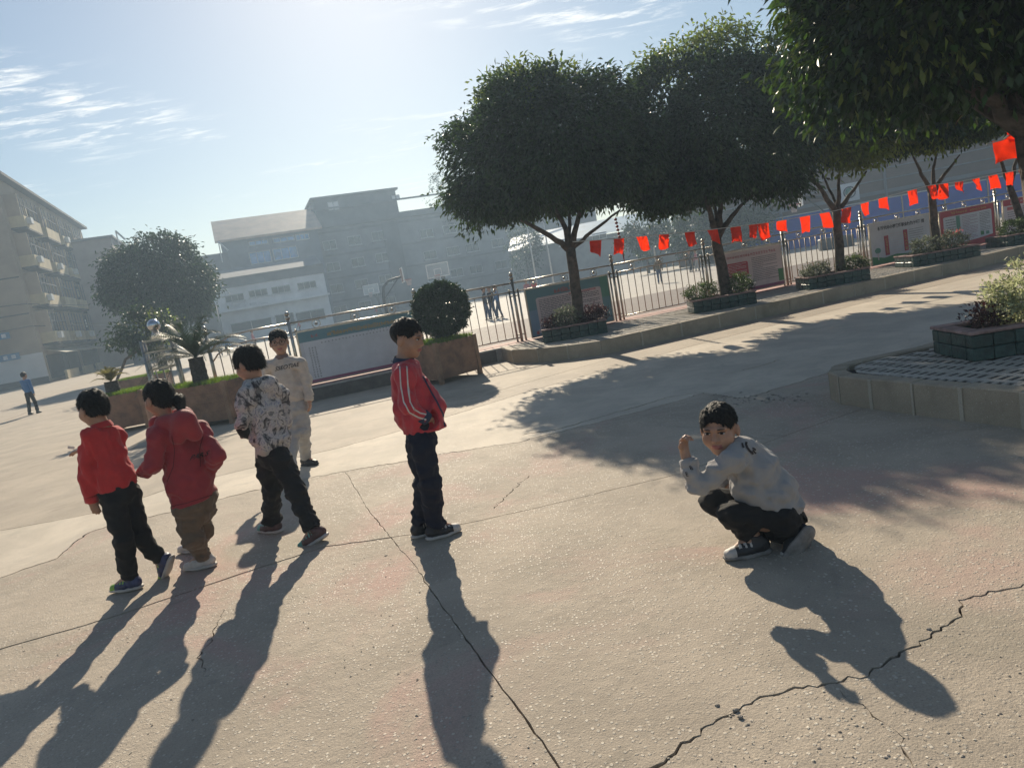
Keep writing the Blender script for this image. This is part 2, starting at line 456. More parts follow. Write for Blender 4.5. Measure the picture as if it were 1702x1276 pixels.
grooves.append((rough_line([(-1.5, -9), (-.6, .4), (-.1, 1.5)] + P2([(1080, 1276), (1130, 1243), (1210, 1186), (1250, 1160), (1290, 1150), (1400, 1130), (1440, 1121), (1500, 1085), (1525, 1070), (1560, 1040), (1590, 1022), (1597, 1005), (1592, 996), (1640, 988), (1702, 976)]) + [(3.8, 3.3), (9, 5), (50, 14)], .022, .013), .0040, .8))
grooves.append((rough_line([(-48, -9), (-16, 1.2), (-8, 3.9)] + P2([(0, 960), (40, 945), (100, 926), (118, 905), (150, 884), (200, 868), (290, 850), (380, 826), (480, 800), (590, 780), (720, 757), (860, 735), (1000, 700), (1100, 674), (1170, 652)]) + [(2.2, 6.75), (5, 8), (50, 26)], .045, .022), .007, .5))
grooves.append((rough_line([(-70, 1.0), (-14, 5.2)] + P2([(0, 882), (170, 850), (280, 812), (400, 782), (560, 745), (700, 706), (860, 656), (1000, 616), (1200, 562), (1450, 500)]) + [(14, 15.5), (50, 30)], .06, .01), .007, .3))
grooves.append((rough_line(P2([(868, 722), (930, 712), (1000, 692), (1060, 676), (1110, 660), (1175, 650)]), .04, .02), .011, .6))
grooves.append((rough_line(P2([(1165, 656), (1200, 664), (1250, 664), (1290, 672), (1340, 670), (1390, 676)]), .03, .03), .020, .8))
grooves.append((rough_line(P2([(1205, 622), (1250, 612), (1300, 597)]), .05, .02), .010, .5))
grooves.append((rough_line(P2([(0, 709), (60, 692), (120, 680)]), .2, .05), .014, .4))
grooves.append((rough_line(P2([(95, 768), (150, 752), (265, 742), (380, 720)]), .1, .03), .012, .5))
grooves.append((rough_line(P2([(780, 664), (860, 640), (1030, 592)]), .1, .01), .010, .2))
grooves.append((rough_line(P2([(820, 845), (850, 820), (880, 790)]), .03, .02), .0032, .9))
grooves.append((rough_line(P2([(340, 1125), (332, 1090), (350, 1060), (372, 1010)]), .03, .015), .0025, .9))
grooves.append((rough_line(P2([(1395, 1145), (1450, 1190), (1500, 1225), (1520, 1276)]), .03, .015), .003, .8))
grooves.append((rough_line([(-13, 14), (-30, 60)], .3, .05), .014, .2))
grooves.append((rough_line([(-60, 30), (-20, 34), (-5, 24)], .3, .05), .014, .2))
cv, ce, cfc = [], [], []
def cvert(p): cv.append(Vector((float(p[0]), float(p[1])))); return len(cv) - 1
X0, X1, Y0_, Y1_ = -62, 44, -7, 82
co_ = [cvert(p) for p in ((X0, Y0_), (X1, Y0_), (X1, Y1_), (X0, Y1_))]
ce += [(co_[i], co_[(i + 1) % 4]) for i in range(4)]
for pts, hw, var in grooves:
    pl, pr = [], []
    for i, p in enumerate(pts):
        d = pts[min(i + 1, len(pts) - 1)] - pts[max(i - 1, 0)]; d = d / (np.linalg.norm(d) + 1e-9); nn = np.array([-d[1], d[0]])
        w = hw * max(.12, 1 + var * (rs.gauss(0, .45) + 1.4 * mnoise.noise(Vector((p[0] * 1.7 + 9, p[1] * 1.7, 3)))))
        if i in (0, len(pts) - 1): w *= .3
        pl.append(cvert(p + nn * w)); pr.append(cvert(p - nn * w))
    for i in range(len(pts) - 1): ce += [(pl[i], pl[i + 1]), (pr[i], pr[i + 1])]
    ce += [(pl[0], pr[0]), (pl[-1], pr[-1])]
ov, oe, of, _vo, eo, fo = delaunay_2d_cdt(cv, ce, [], 0, 1e-5)
barrier = {(min(a, b), max(a, b)) for (a, b), q in zip(oe, eo) if q}
_in = lambda f: X0 < sum(ov[k].x for k in f) / len(f) < X1 and Y0_ < sum(ov[k].y for k in f) / len(f) < Y1_
keep = [f for f in of if _in(f)]
par = list(range(len(keep)))
def find(i):
    while par[i] != i: par[i] = par[par[i]]; i = par[i]
    return i
em = {}
for i, f in enumerate(keep):
    for a, b in zip(f, f[1:] + f[:1]):
        k = (min(a, b), max(a, b))
        if k in barrier: continue
        if k in em: par[find(i)] = find(em[k])
        else: em[k] = i
comps = {}
for i in range(len(keep)): comps.setdefault(find(i), []).append(i)
strip_near, strip_far = grooves[3][0], grooves[4][0]
def y_of(line, x):
    for a, b in zip(line[:-1], line[1:]):
        if min(a[0], b[0]) <= x <= max(a[0], b[0]) and abs(a[0] - b[0]) > 1e-6: return a[1] + (b[1] - a[1]) * (x - a[0]) / (b[0] - a[0])
    return line[-1][1]
for ci, ids in enumerate(sorted(comps.values(), key=lambda q: -len(q))):
    area = 0; cx = cy = 0
    for i in ids:
        a, b, c = [ov[k] for k in keep[i][:3]]
        ar = abs((b - a).cross(c - a)) / 2; area += ar; cx += ar * (a.x + b.x + c.x) / 3; cy += ar * (a.y + b.y + c.y) / 3
    if area < .0004: continue
    peri = 0.0; ec = {}
    for i in ids:
        f = keep[i]
        for a, b in zip(f, f[1:] + f[:1]): k = (min(a, b), max(a, b)); ec[k] = ec.get(k, 0) + 1
    peri = sum((ov[a] - ov[b]).length for (a, b), c_ in ec.items() if c_ == 1)
    if 2 * area / max(peri, 1e-6) < .035: continue            # the crack itself stays open
    cx /= area; cy /= area
    # which strip of the yard: sample the largest triangle
    cand = [i for i in ids if all(abs(ov[k].x) < 9 and -1 < ov[k].y < 30 for k in keep[i])] or ids
    big = max(cand, key=lambda i: abs((ov[keep[i][1]] - ov[keep[i][0]]).cross(ov[keep[i][2]] - ov[keep[i][0]])))
    tx = sum(ov[k].x for k in keep[big]) / 3; ty = sum(ov[k].y for k in keep[big]) / 3
    yn, yf = y_of(strip_near, tx), y_of(strip_far, tx)
    m_ = M_STRIP if yn < ty < yf else (M_SLAB2 if ty >= yf else M_SLAB)
    loc = {}; V = []; Fc = []; cnt = {}
    def gv(k):
        if k not in loc: loc[k] = len(V); V.append((ov[k].x, ov[k].y, 0.0))
        return loc[k]
    for i in ids:
        f = keep[i]; Fc.append(tuple(gv(k) for k in f))
        for a, b in zip(f, f[1:] + f[:1]):
            key = (min(a, b), max(a, b)); cnt.setdefault(key, []).append((a, b))
    low = {}
    for key, l_ in cnt.items():
        if len(l_) == 1:
            a, b = l_[0]
            for k in (a, b):
                if k not in low: low[k] = len(V); V.append((ov[k].x, ov[k].y, -.045))
            Fc.append((loc[a], low[a], low[b], loc[b]))
    dz = 0.0 if ci == 0 else rs.uniform(-.004, .002)
    me = bpy.data.meshes.new('concrete_slab'); me.from_pydata([(x, y, z + (dz if z == 0 else 0)) for x, y, z in V], [], Fc); me.materials.append(m_); me.update()
    link('concrete_slab', me, ground)

# loose and half-sunk pebbles of the exposed aggregate
def pebbles():
    r_ = np.random.RandomState(11); n = 3000
    y = 1.75 + 4.9 * r_.rand(n) ** 1.7; x = (r_.rand(n) * 1.75 - .92) * (y * .82 + .2)
    cl = np.array([mnoise.noise(Vector((a * 1.4, b * 1.4, 7))) for a, b in zip(x, y)]); kp = cl + .25 * r_.rand(n) > -.05; x, y = x[kp], y[kp]; n = len(x)
    s_ = .0022 + .0048 * r_.rand(n) ** 3.0; bigs = r_.rand(n) < .012; s_[bigs] *= 1.8
    base = np.array([(1, 0, 0), (.5, .87, 0), (-.5, .87, 0), (-1, 0, 0), (-.5, -.87, 0), (.5, -.87, 0), (.45, .25, 1), (-.45, .3, 1), (0, -.5, 1)], float)
    tri = np.array([(0, 1, 6), (1, 2, 7), (1, 7, 6), (2, 3, 7), (3, 4, 7), (4, 8, 7), (4, 5, 8), (5, 0, 8), (0, 6, 8), (6, 7, 8)])
    V = np.zeros((n, 9, 3)); a = r_.rand(n) * 6.28; e = .55 + .45 * r_.rand(n)
    bx, by = base[None, :, 0] * (1 + .25 * r_.randn(n, 9)), base[None, :, 1] * e[:, None]
    V[:, :, 0] = x[:, None] + s_[:, None] * (bx * np.cos(a)[:, None] - by * np.sin(a)[:, None])
    V[:, :, 1] = y[:, None] + s_[:, None] * (bx * np.sin(a)[:, None] + by * np.cos(a)[:, None])
    V[:, :, 2] = base[None, :, 2] * (s_ * .26)[:, None] - .0006
    T = (tri[None] + 9 * np.arange(n)[:, None, None]).reshape(-1, 3)
    me = np_mesh('pebbles', V.reshape(-1, 3), tris=T, mats=[mat('pebble', (.50, .44, .36), .85, .3, 40, 0, island=.4)])
    tag(link('pebbles', me), 'pale pebbles exposed all over the worn concrete yard', 'pebbles', kind='stuff')
    # crumbled patch by the island and along the crack
    mb = MB(); q = random.Random(3)
    for k in range(114):
        if k < 110: c = gp(q.uniform(1175, 1345), q.gauss(663, 5)); s0 = q.uniform(.004, .016)
        else:
            c = gp(*q.choice([(1560, 1042), (1525, 1070), (1597, 1008), (1215, 1183), (1130, 1243)])); c = c + np.array([q.gauss(0, .03), q.gauss(0, .03), 0]); s0 = q.uniform(.004, .012)
        mb.ball((c[0], c[1], s0 * .2), s0, 6, 4, sc=(q.uniform(.7, 1.3), q.uniform(.7, 1.3), q.uniform(.35, .7)))
    tag(mb.build('rubble', mat('rubble', (.36, .32, .27), .9, .3, 25, .3)), 'crumbs of broken concrete lying in the damaged joint', 'rubble', kind='stuff')
pebbles()

# ---------------------------------------------------------------- raised planted strip and island
FA, FB = 14.75, .335                                     # fence line y = FA + FB x
fence_y = lambda x: FA + FB * x
FU = np.array([1, FB, 0]) / math.hypot(1, FB); FN = np.array([FU[1], -FU[0], 0])     # along the fence, towards the yard
KA, KB = 11.45, .385
KU = np.array([1, KB]) / math.hypot(1, KB)
FAX = np.array([FU, -FN, [0, 0, 1.]])
M_BAND = mat('pink_paving', (.42, .24, .20), .8, .15, 3, .3, 70)
M_PAVER = concrete('paver_concrete', (.50, .46, .40), (.5, .5, .46), .08, (.38, .37, .34), .5, 90., .25)

def paver_mesh():
    xs = [-.195, -.160, -.027, .027, .160, .195]; ys = [-.152]
    for k in range(4): ys += [-.136 + .0725 * k, -.083 + .0725 * k]
    ys += [.152]; T = .06
    hole = lambda i, j: i in (1, 3) and j % 2 == 1
    mb = MB(); nx, ny = len(xs), len(ys)
    V = [(x, y, z) for z in (0, -T) for y in ys for x in xs]; id_ = lambda i, j, k: k * nx * ny + j * nx + i; Fc = []; soil_f = []
    for j in range(ny - 1):
        for i in range(nx - 1):
            if not hole(i, j): Fc.append((id_(i, j, 0), id_(i + 1, j, 0), id_(i + 1, j + 1, 0), id_(i, j + 1, 0))); continue
            r_ = [(i, j), (i, j + 1), (i + 1, j + 1), (i + 1, j)]
            o_ = len(V); V += [(xs[a], ys[b], -.010) for a, b in r_]; Fc.append((o_, o_ + 3, o_ + 2, o_ + 1)); soil_f.append(len(Fc) - 1)
            for q_ in range(4): a, b = r_[q_], r_[(q_ + 1) % 4]; Fc.append((id_(*a, 0), id_(*b, 0), o_ + (q_ + 1) % 4, o_ + q_))
    rim = [(i, 0) for i in range(nx)] + [(nx - 1, j) for j in range(1, ny)] + [(i, ny - 1) for i in range(nx - 2, -1, -1)] + [(0, j) for j in range(ny - 2, 0, -1)]
    for a, b in zip(rim, rim[1:] + rim[:1]): Fc.append((id_(*a, 0), id_(*a, 1), id_(*b, 1), id_(*b, 0)))
    me = bpy.data.meshes.new('paver'); me.from_pydata(V, [], Fc); me.materials.append(M_PAVER); me.materials.append(M_DIRT)
    for q_ in soil_f: me.polygons[q_].material_index = 1
    me.update(); return me
PAVER = paver_mesh()
def inside(p, poly):
    c = False; n = len(poly)
    for i in range(n):
        a, b = poly[i], poly[(i + 1) % n]
        if (a[1] > p[1]) != (b[1] > p[1]) and p[0] < (b[0] - a[0]) * (p[1] - a[1]) / (b[1] - a[1]) + a[0]: c = not c
    return c
def lay_pavers(parent, poly, ang, z, avoid=()):
    """poly: convex, counter-clockwise"""
    r_ = random.Random(5); c0 = np.array(poly).mean(0); ca, sa = math.cos(ang), math.sin(ang); rad = max(np.linalg.norm(np.array(p) - c0) for p in poly)
    nx, ny = int(rad / .40) + 2, int(rad / .314) + 2
    for j in range(-ny, ny + 1):
        for i in range(-nx, nx + 1):
            lx, ly = i * .40 + (.2 if j % 2 else 0), j * .314
            c = c0 + np.array([lx * ca - ly * sa, lx * sa + ly * ca])
            cs = [c + np.array([dx * ca - dy * sa, dx * sa + dy * ca]) for dx in (-.195, .195) for dy in (-.152, .152)]
            ins = [inside(q, poly) for q in cs]
            if not (any(ins) or inside(c, poly)): continue
            if any(inside(c, a) for a in avoid): continue
            px = proj((c[0], c[1], z))
            if px[0] > 1790 or px[0] < -60: continue
            me = PAVER
            M_ = Matrix.Translation((c[0], c[1], z + r_.uniform(-.004, .001))) @ Matrix.Rotation(ang + r_.uniform(-.008, .008), 4, 'Z')
            if not all(ins):
                bm = bmesh.new(); bm.from_mesh(PAVER); bm.transform(M_)
                for k in range(len(poly)):
                    a, b = np.array(poly[k]), np.array(poly[(k + 1) % len(poly)]); d = unit(b - a)
                    bmesh.ops.bisect_plane(bm, geom=bm.verts[:] + bm.edges[:] + bm.faces[:], plane_co=(a[0], a[1], 0), plane_no=(d[1], -d[0], 0), clear_outer=True)
                if len(bm.faces) == 0: bm.free(); continue
                bm.transform(M_.inverted()); me = bpy.data.meshes.new('paver'); bm.to_mesh(me); bm.free()
                if not me.materials: me.materials.append(M_PAVER); me.materials.append(M_DIRT)
            o = link('paver', me, parent); o.matrix_local = M_
def kerb_run(parent, pts, z, w=.14, stone=.85):
    """kerb stones along an outline (yard on the right-hand side), with proud mortar joints"""
    r_ = random.Random(8); pts = [np.array(p, float) for p in pts]; seg = []
    for a, b in zip(pts[:-1], pts[1:]):
        L_ = np.linalg.norm(b - a); k = max(1, round(L_ / stone))
        for i in range(k): seg.append((a + (b - a) * i / k, a + (b - a) * (i + 1) / k))
    def nrm(d): return np.array([d[1], -d[0]])
    ds = [unit(b - a) for a, b in seg]
    for i, (a, b) in enumerate(seg):
        d0 = unit(ds[i] + ds[i - 1]) if i else ds[i]; d1 = unit(ds[i] + ds[i + 1]) if i + 1 < len(seg) else ds[i]
        ia = a - nrm(d0) * w / max(.5, float(d0 @ ds[i])); ib = b - nrm(d1) * w / max(.5, float(d1 @ ds[i]))
        g_ = .0025; d = ds[i]; j1, j2, dz = r_.uniform(-.004, .004), r_.uniform(-.004, .004), r_.uniform(-.004, .004)
        poly = [a + d * g_ + nrm(d0) * j1, b - d * g_ + nrm(d1) * j2, ib - d * g_, ia + d * g_]
        MB().prism([tuple(p) for p in poly], -.03, z + .004 + dz).build('kerb_stone', M_KERB, parent, bevel=.012)
        jl = r_.uniform(.005, .019)
        pj = [b - d * jl + nrm(d1) * .006, b + ds[min(i + 1, len(seg) - 1)] * jl * .8 + nrm(d1) * .006, ib + d * .01, ib - d * .012]
        MB().prism([tuple(p) for p in pj], -.03, z - .004).build('mortar_joint', M_MORTAR, parent)
    return seg
ZS = .25
strip_o = [(-.15, 14.42), (.10, 13.25), (.55, 12.62), (1.05, 12.27), (1.6, KA + KB * 1.6), (22, KA + KB * 22)]
strip = thing('raised_pavement', None, None, (0, 0, 0)); strip['kind'] = 'structure'
kerb_run(strip, strip_o, ZS)
bed = MB().prism([(-.02, 14.4), (.22, 13.32), (.63, 12.74), (1.1, 12.42), (1.62, KA + KB * 1.6 + .13), (22, KA + KB * 22 + .13), (22, fence_y(22) + .3), (-.05, fence_y(-.05) + .3)], -.02, ZS - .05)
bed.build('soil_bed', M_DIRT, strip)
bf = lambda x, o: (x - FB * 0, fence_y(x) + o)
pav_poly = [(.25, 13.35), (.66, 12.77), (1.12, 12.45), (1.64, KA + KB * 1.64 + .17), (21, KA + KB * 21 + .17), (21, fence_y(21) - .62), (.05, fence_y(.05) - .62)]
MB().prism([(-5.7, fence_y(-5.7) - .55), (22, fence_y(22) - .55), (22, fence_y(22) + .4), (-5.7, fence_y(-5.7) + .4)], -.02, ZS).build('tiled_band', M_BAND, strip)
MB().prism([(-5.7, fence_y(-5.7) - .60), (22, fence_y(22) - .60), (22, fence_y(22) - .553), (-5.7, fence_y(-5.7) - .553)], -.02, ZS + .006).build('band_edging', mat('edging', (.5, .46, .40), .6, .15, 8, .2), strip)
MB().prism([(-5.75, fence_y(-5.75) - .66), (-.2, fence_y(-.2) - .66), (-.2, fence_y(-.2) - .603), (-5.75, fence_y(-5.75) - .603)], -.02, ZS - .02).build('plinth_face', mat('plinth', (.12, .11, .10), .85, .2, 5, .3), strip)

ZI = .245
isl_o = [(3.7, 3.0), (3.19, 4.39), (3.05, 4.79), (2.92, 5.15), (2.80, 5.52), (2.71, 5.86), (2.75, 6.12), (2.88, 6.32), (3.1, 6.43), (4.0, 6.55), (6.9, 7.3)]
island = thing('paved_island', None, None, (0, 0, 0)); island['kind'] = 'structure'
kerb_run(island, isl_o[::-1], ZI, stone=.62)
MB().prism([(3.83, 3.05), (3.3, 4.43), (3.02, 5.2), (2.85, 5.86), (2.98, 6.22), (3.15, 6.3), (4.0, 6.42), (6.9, 7.15), (7.2, 4.2)][::-1], -.02, ZI - .05).build('soil_bed', M_DIRT, island)
isl_poly = [(3.92, 3.0), (7.1, 4.1), (6.9, 7.1), (4.02, 6.38), (3.17, 6.27), (3.0, 6.18), (2.88, 5.87), (3.03, 5.25), (3.33, 4.46)]
# ================================================================== PLANTERS
M_TILE = mat('green_glazed_brick', (.020, .060, .055), .35, .3, 12, .25, 50, island=.0)
M_TILE2 = mat('green_brick_worn', (.035, .085, .075), .5, .3, 12, .3, 50)
M_RIM = mat('planter_rim', (.33, .22, .20), .85, .25, 10, .4, 50)
M_SOIL = mat('soil', (.055, .04, .03), .95, .3, 30, .8, 60)
def tree_planter(c, w, d, ang, z, h, label, courses=2):
    t = thing('tree_planter', label, 'planter', (c[0], c[1], z), 'green brick planters around the trees')
    ax = ax_z(ang); c = np.array([c[0], c[1], 0.]); r_ = random.Random(int(c[0] * 100)); th = .10; hc = (h - .03) / courses
    meshes = {}
    def brick(cc, L_, axb, k):
        key = (round(L_, 3), k % 2)
        if key not in meshes:
            o = MB().box((0, 0, 0), (L_ - .006, th, hc - .006)).build('brick', [M_TILE, M_TILE2][k % 2], None, bevel=.006)
            meshes[key] = o.data; bpy.data.objects.remove(o)
        b = link('brick', meshes[key], t); m_ = Matrix(((axb[0][0], axb[1][0], 0), (axb[0][1], axb[1][1], 0), (0, 0, 1))).to_4x4()
        m_.translation = Vector(cc) - t.location; b.matrix_local = m_
        bv = b.modifiers.new('bevel', 'BEVEL'); bv.width = .006; bv.segments = 1; bv.limit_method = 'ANGLE'
    for q in range(courses):
        for sd in range(4):
            L_ = w if sd % 2 == 0 else d - 2 * th; n = max(2, round(L_ / .17)); e = L_ / n
            a2 = np.array([ax[0], ax[1], ax[2]]) if sd % 2 == 0 else np.array([ax[1], -ax[0], ax[2]])
            for i in range(n):
                off = -L_ / 2 + e * (i + .5)
                if sd % 2 == 0: p = c + ax[0] * off + ax[1] * (d / 2 - th / 2) * (-1 if sd == 0 else 1)
                else: p = c + ax[1] * off + ax[0] * (w / 2 - th / 2) * (1 if sd == 1 else -1)
                p = p + (a2[1] * r_.uniform(-.003, .003)); p[2] = z + hc * (q + .5)
                brick(p, e, a2, r_.randrange(5) == 0)
    zt = z + hc * courses
    rim = MB()
    for sd, (sx, sy, px, py) in enumerate(((w + .02, th + .02, 0, -d / 2 + th / 2), (w + .02, th + .02, 0, d / 2 - th / 2), (th + .02, d - 2 * th - .02, -w / 2 + th / 2, 0), (th + .02, d - 2 * th - .02, w / 2 - th / 2, 0))):
        p = c + ax[0] * px + ax[1] * py; p[2] = zt + .016
        rim.box(p, (sx, sy, .028), ax)
    rim.build('rim', M_RIM, t, bevel=.006)
    MB().box((c[0], c[1], z + hc * courses / 2 - .01), (w - 2 * th - .004, d - 2 * th - .004, hc * courses - .04), ax).build('soil', M_SOIL, t)
    return t
PLN = [((1.36, 13.72), 1.22, .8, R(-3), 'low green brick planter around the leftmost street tree, by the teal board'),
       ((4.42, 14.25), 1.22, .8, R(-6), 'low green brick planter around the second tree, before the board with a red text box'),
       ((7.05, 15.0), 1.25, .8, R(-4), 'low green brick planter around the third tree, in front of bare railings'),
       ((9.95, 16.05), 1.45, .85, R(-4), 'low green brick planter between the green-hilled board and the red-framed board'),
       ((12.75, 17.1), 1.3, .85, R(-4), 'low green brick planter at the far right end of the kerbed strip')]
avoid = []
for c, w, d, a, lb in PLN:
    tree_planter(c, w, d, a, ZS, .26, lb, 2)
    ax = ax_z(a); avoid.append([tuple((np.array([c[0], c[1], 0]) + ax[0] * i * (w / 2 - .12) + ax[1] * j * (d / 2 - .1))[:2]) for i, j in ((-1, -1), (1, -1), (1, 1), (-1, 1))])
lay_pavers(strip, pav_poly, math.atan(KB), ZS, avoid)
NPL = ((4.28, 5.70), 1.30, .62, R(-6))
tree_planter(NPL[0], NPL[1], NPL[2], NPL[3], ZI, .24, 'green brick planter with pinkish rim on the paved island at right', 2)
ax = ax_z(NPL[3]); lay_pavers(island, isl_poly, R(20), ZI, [[tuple((np.array([*NPL[0], 0]) + ax[0] * i * .5 + ax[1] * j * .18)[:2]) for i, j in ((-1, -1), (1, -1), (1, 1), (-1, 1))]])

M_WOOD = mat('brown_planter_board', (.27, .145, .085), .65, .22, 5, .25, 40)
M_WOOD2 = mat('brown_planter_post', (.30, .175, .105), .6, .2, 5, .2, 40)
M_TURF = mat('turf', (.16, .24, .035), .8, .3, 20, 0, island=.35, transl=.35)
def grass_patch(name, parent, poly4, z, n, hgt, seed, m_, wide=.006, over=0.0):
    """blades scattered over a quadrilateral"""
    r_ = np.random.RandomState(seed); P = [np.array([p[0], p[1]]) for p in poly4]
    s_, t_ = r_.rand(n), r_.rand(n)
    B = np.outer((1 - s_) * (1 - t_), P[0]) + np.outer(s_ * (1 - t_), P[1]) + np.outer(s_ * t_, P[2]) + np.outer((1 - s_) * t_, P[3])
    a = r_.rand(n) * 6.28; h_ = hgt * (.5 + .7 * r_.rand(n)); ln = r_.rand(n) * 6.28; lean = .5 * h_ * r_.rand(n)
    V = np.zeros((n, 3, 3)); dx, dy = np.cos(a) * wide, np.sin(a) * wide
    V[:, 0] = np.stack([B[:, 0] - dx, B[:, 1] - dy, np.full(n, z)], 1); V[:, 1] = np.stack([B[:, 0] + dx, B[:, 1] + dy, np.full(n, z)], 1)
    V[:, 2] = np.stack([B[:, 0] + np.cos(ln) * lean, B[:, 1] + np.sin(ln) * lean, z + h_], 1)
    off = np.array(world_loc(parent)) if parent is not None else 0
    me = np_mesh(name, V.reshape(-1, 3) - off, tris=np.arange(3 * n).reshape(-1, 3), mats=[m_])
    return link(name, me, parent, kind='stuff')
def planter_box(A, B, depth, h, label, turf=True):
    """front bottom corners A (left), B (right)"""
    A = np.array([*A, 0.]); B = np.array([*B, 0.]); u = unit(B - A); v = np.array([-u[1], u[0], 0]); w = np.linalg.norm(B - A)
    ax = np.array([u, v, [0, 0, 1.]]); C = (A + B) / 2 + v * depth / 2
    t = thing('planter_box', label, 'planter', (C[0], C[1], 0), 'brown planter boxes by the fence')
    pw = .075; zb = .085
    for sx in (-1, 1):
        for sy in (-1, 1):
            p = C + u * sx * (w / 2 - pw / 2) + v * sy * (depth / 2 - pw / 2)
            MB().box((p[0], p[1], h / 2 + .01), (pw, pw, h + .02), ax).build('corner_post', M_WOOD2, t, bevel=.005)
    nb = 4; bh = (h - zb) / nb
    for k in range(nb):
        for sx, sy in ((0, -1), (0, 1), (-1, 0), (1, 0)):
            L_ = (w if sx == 0 else depth) - 2 * pw - .004
            p = C + u * sx * (w / 2 - .035) + v * sy * (depth / 2 - .035)
            MB().box((p[0], p[1], zb + bh * (k + .5)), (L_, .03, bh - .002) if sx == 0 else (.03, L_, bh - .002), ax).build('board', M_WOOD, t)
    MB().box((C[0], C[1], h - .05), (w - .1, depth - .1, .05), ax).build('soil', M_SOIL, t)
    if turf:
        q = [C + u * i * (w / 2 - .02) + v * j * (depth / 2 - .02) for i, j in ((-1, -1), (1, -1), (1, 1), (-1, 1))]
        grass_patch('turf', t, [tuple(p[:2]) for p in q], h - .035, 5200, .10, int(abs(A[0]) * 77), M_TURF, .007)
    return t, C
bxR, cR = planter_box((-1.17, 11.93), (-.47, 12.58), .98, .70, 'brown wooden planter box holding the clipped ball-shaped bush')
a_, b_ = gp(262, 722), gp(388, 704)
bxL, cL = planter_box(a_[:2], b_[:2], .80, .72, 'brown planter box holding the large dark cycad, behind the girl')
a_, b_ = gp(176, 724), gp(243, 712.5)
b_[1] = a_[1] + .10; bxS, cS = planter_box(a_[:2], b_[:2], .80, .72, 'brown planter box holding the small pale cycad')
hb = gp(238, 660)
bxH, cH = planter_box((hb[0] - .7, hb[1]), (hb[0] + .7, hb[1] + .3), .8, .62, 'turf-topped planter box standing farther back by the gate pillar')

# ================================================================== FENCE
M_STEEL = mat('stainless_steel', (.50, .46, .40), .32, .15, 15, .03, 80, metal=.9)
M_STEELD = mat('weathered_steel_bar', (.42, .33, .25), .42, .2, 15, .05, 80, metal=.75)
FZ = ZS
fp = lambda x, z, o=0.0: np.array([x, fence_y(x), z]) + FN * o
fence = thing('steel_fence', 'stainless railing with ball finials running along the back of the yard', 'fence', fp(2.6, FZ))
BALL = None
def copies(name, key, maker, parent, p, cache={}):
    """shared-mesh repeat of a small part"""
    if key not in cache:
        o = maker().build(name, M_STEEL if 'bar' not in name else M_STEELD, None, smooth=True); cache[key] = o.data; bpy.data.objects.remove(o)
    return link(name, cache[key], parent, loc=Vector([float(q) for q in p]) - world_loc(parent))
POSTS = [-5.3, -3.92, -1.6, .37, 2.6, 4.85, 6.96, 9.27, 11.52, 13.72, 16.0, 18.2]
ZR1, ZR2, ZR0 = 1.29, 1.47, .33
for i, x in enumerate(POSTS):
    b = fp(x, FZ)
    def main_post():
        m_ = MB(); m_.tube([(0, 0, 0), (0, 0, 1.30)], .032, 10); m_.tube([(0, 0, 1.30), (0, 0, 1.33), (0, 0, 1.36)], [.042, .05, .02], 10); return m_
    copies('post', 'post', main_post, fence, b)
    copies('ball_finial', 'finial', lambda: MB().ball((0, 0, 1.40), .045, 12, 8), fence, b)
    if i > 0:
        for s_ in (-1, 1):
            copies('side_post', 'side', lambda: MB().tube([(0, 0, 0), (0, 0, 1.06)], .022, 8).ball((0, 0, 1.07), .026, 8, 6), fence, b + FU * s_ * .095)
        for zb in (.14, .95):
            m_ = MB(); m_.tube([b + FU * -.12 + [0, 0, zb], b + FU * .12 + [0, 0, zb]], .013, 6); m_.build('bracket', M_STEEL, fence, smooth=True)
BARS = [(-5.3, -3.92), (-1.6, .37), (2.6, 4.85), (6.96, 9.27), (16.0, 18.2)]
for a, b in zip(POSTS[:-1], POSTS[1:]):
    bars = (a, b) in BARS
    for zr in ([ZR0, ZR1, ZR2] if bars else [ZR1, ZR2]):
        pa, pb = fp(a, zr), fp(b, zr)
        if a == -5.3: pts = [fp(a, zr - .28 if zr > 1 else zr), fp(a + .12, zr - .14 if zr > 1 else zr), fp(a + .4, zr - .02 if zr > 1 else zr), fp(a + .7, zr), pb]
        else: pts = [pa, (pa + pb) / 2 + np.array([0, 0, .012 if zr > .5 else 0]), pb]
        MB().tube(pts, .018 if zr > 1.4 else .014, 8).build('rail', M_STEEL, fence, smooth=True)
    if bars:
        n = round((b - a) / .158)
        for k in range(1, n):
            x = a + (b - a) * k / n
            if x - a < .14 or b - x < .14: continue
            dz = 0
            if a == -5.3: dz = -.28 * max(0, 1 - (x - a) / .6) ** 2
            copies('bar', 'bar%.2f' % dz, lambda: MB().tube([(0, 0, ZR0), (0, 0, ZR1 + dz)], .0095, 6), fence, fp(x, 0))
    if a != -5.3:
        for k in (.2, .5, .8):
            x = a + (b - a) * k; c = fp(x, 1.38)
            copies('rail_ball', 'rball', lambda: MB().ball((0, 0, 0), .032, 10, 7), fence, c)
            copies('scroll_ring', 'sring', lambda: MB().ring((0, 0, 0), .078, .008, FU, (0, 0, 1)), fence, c)
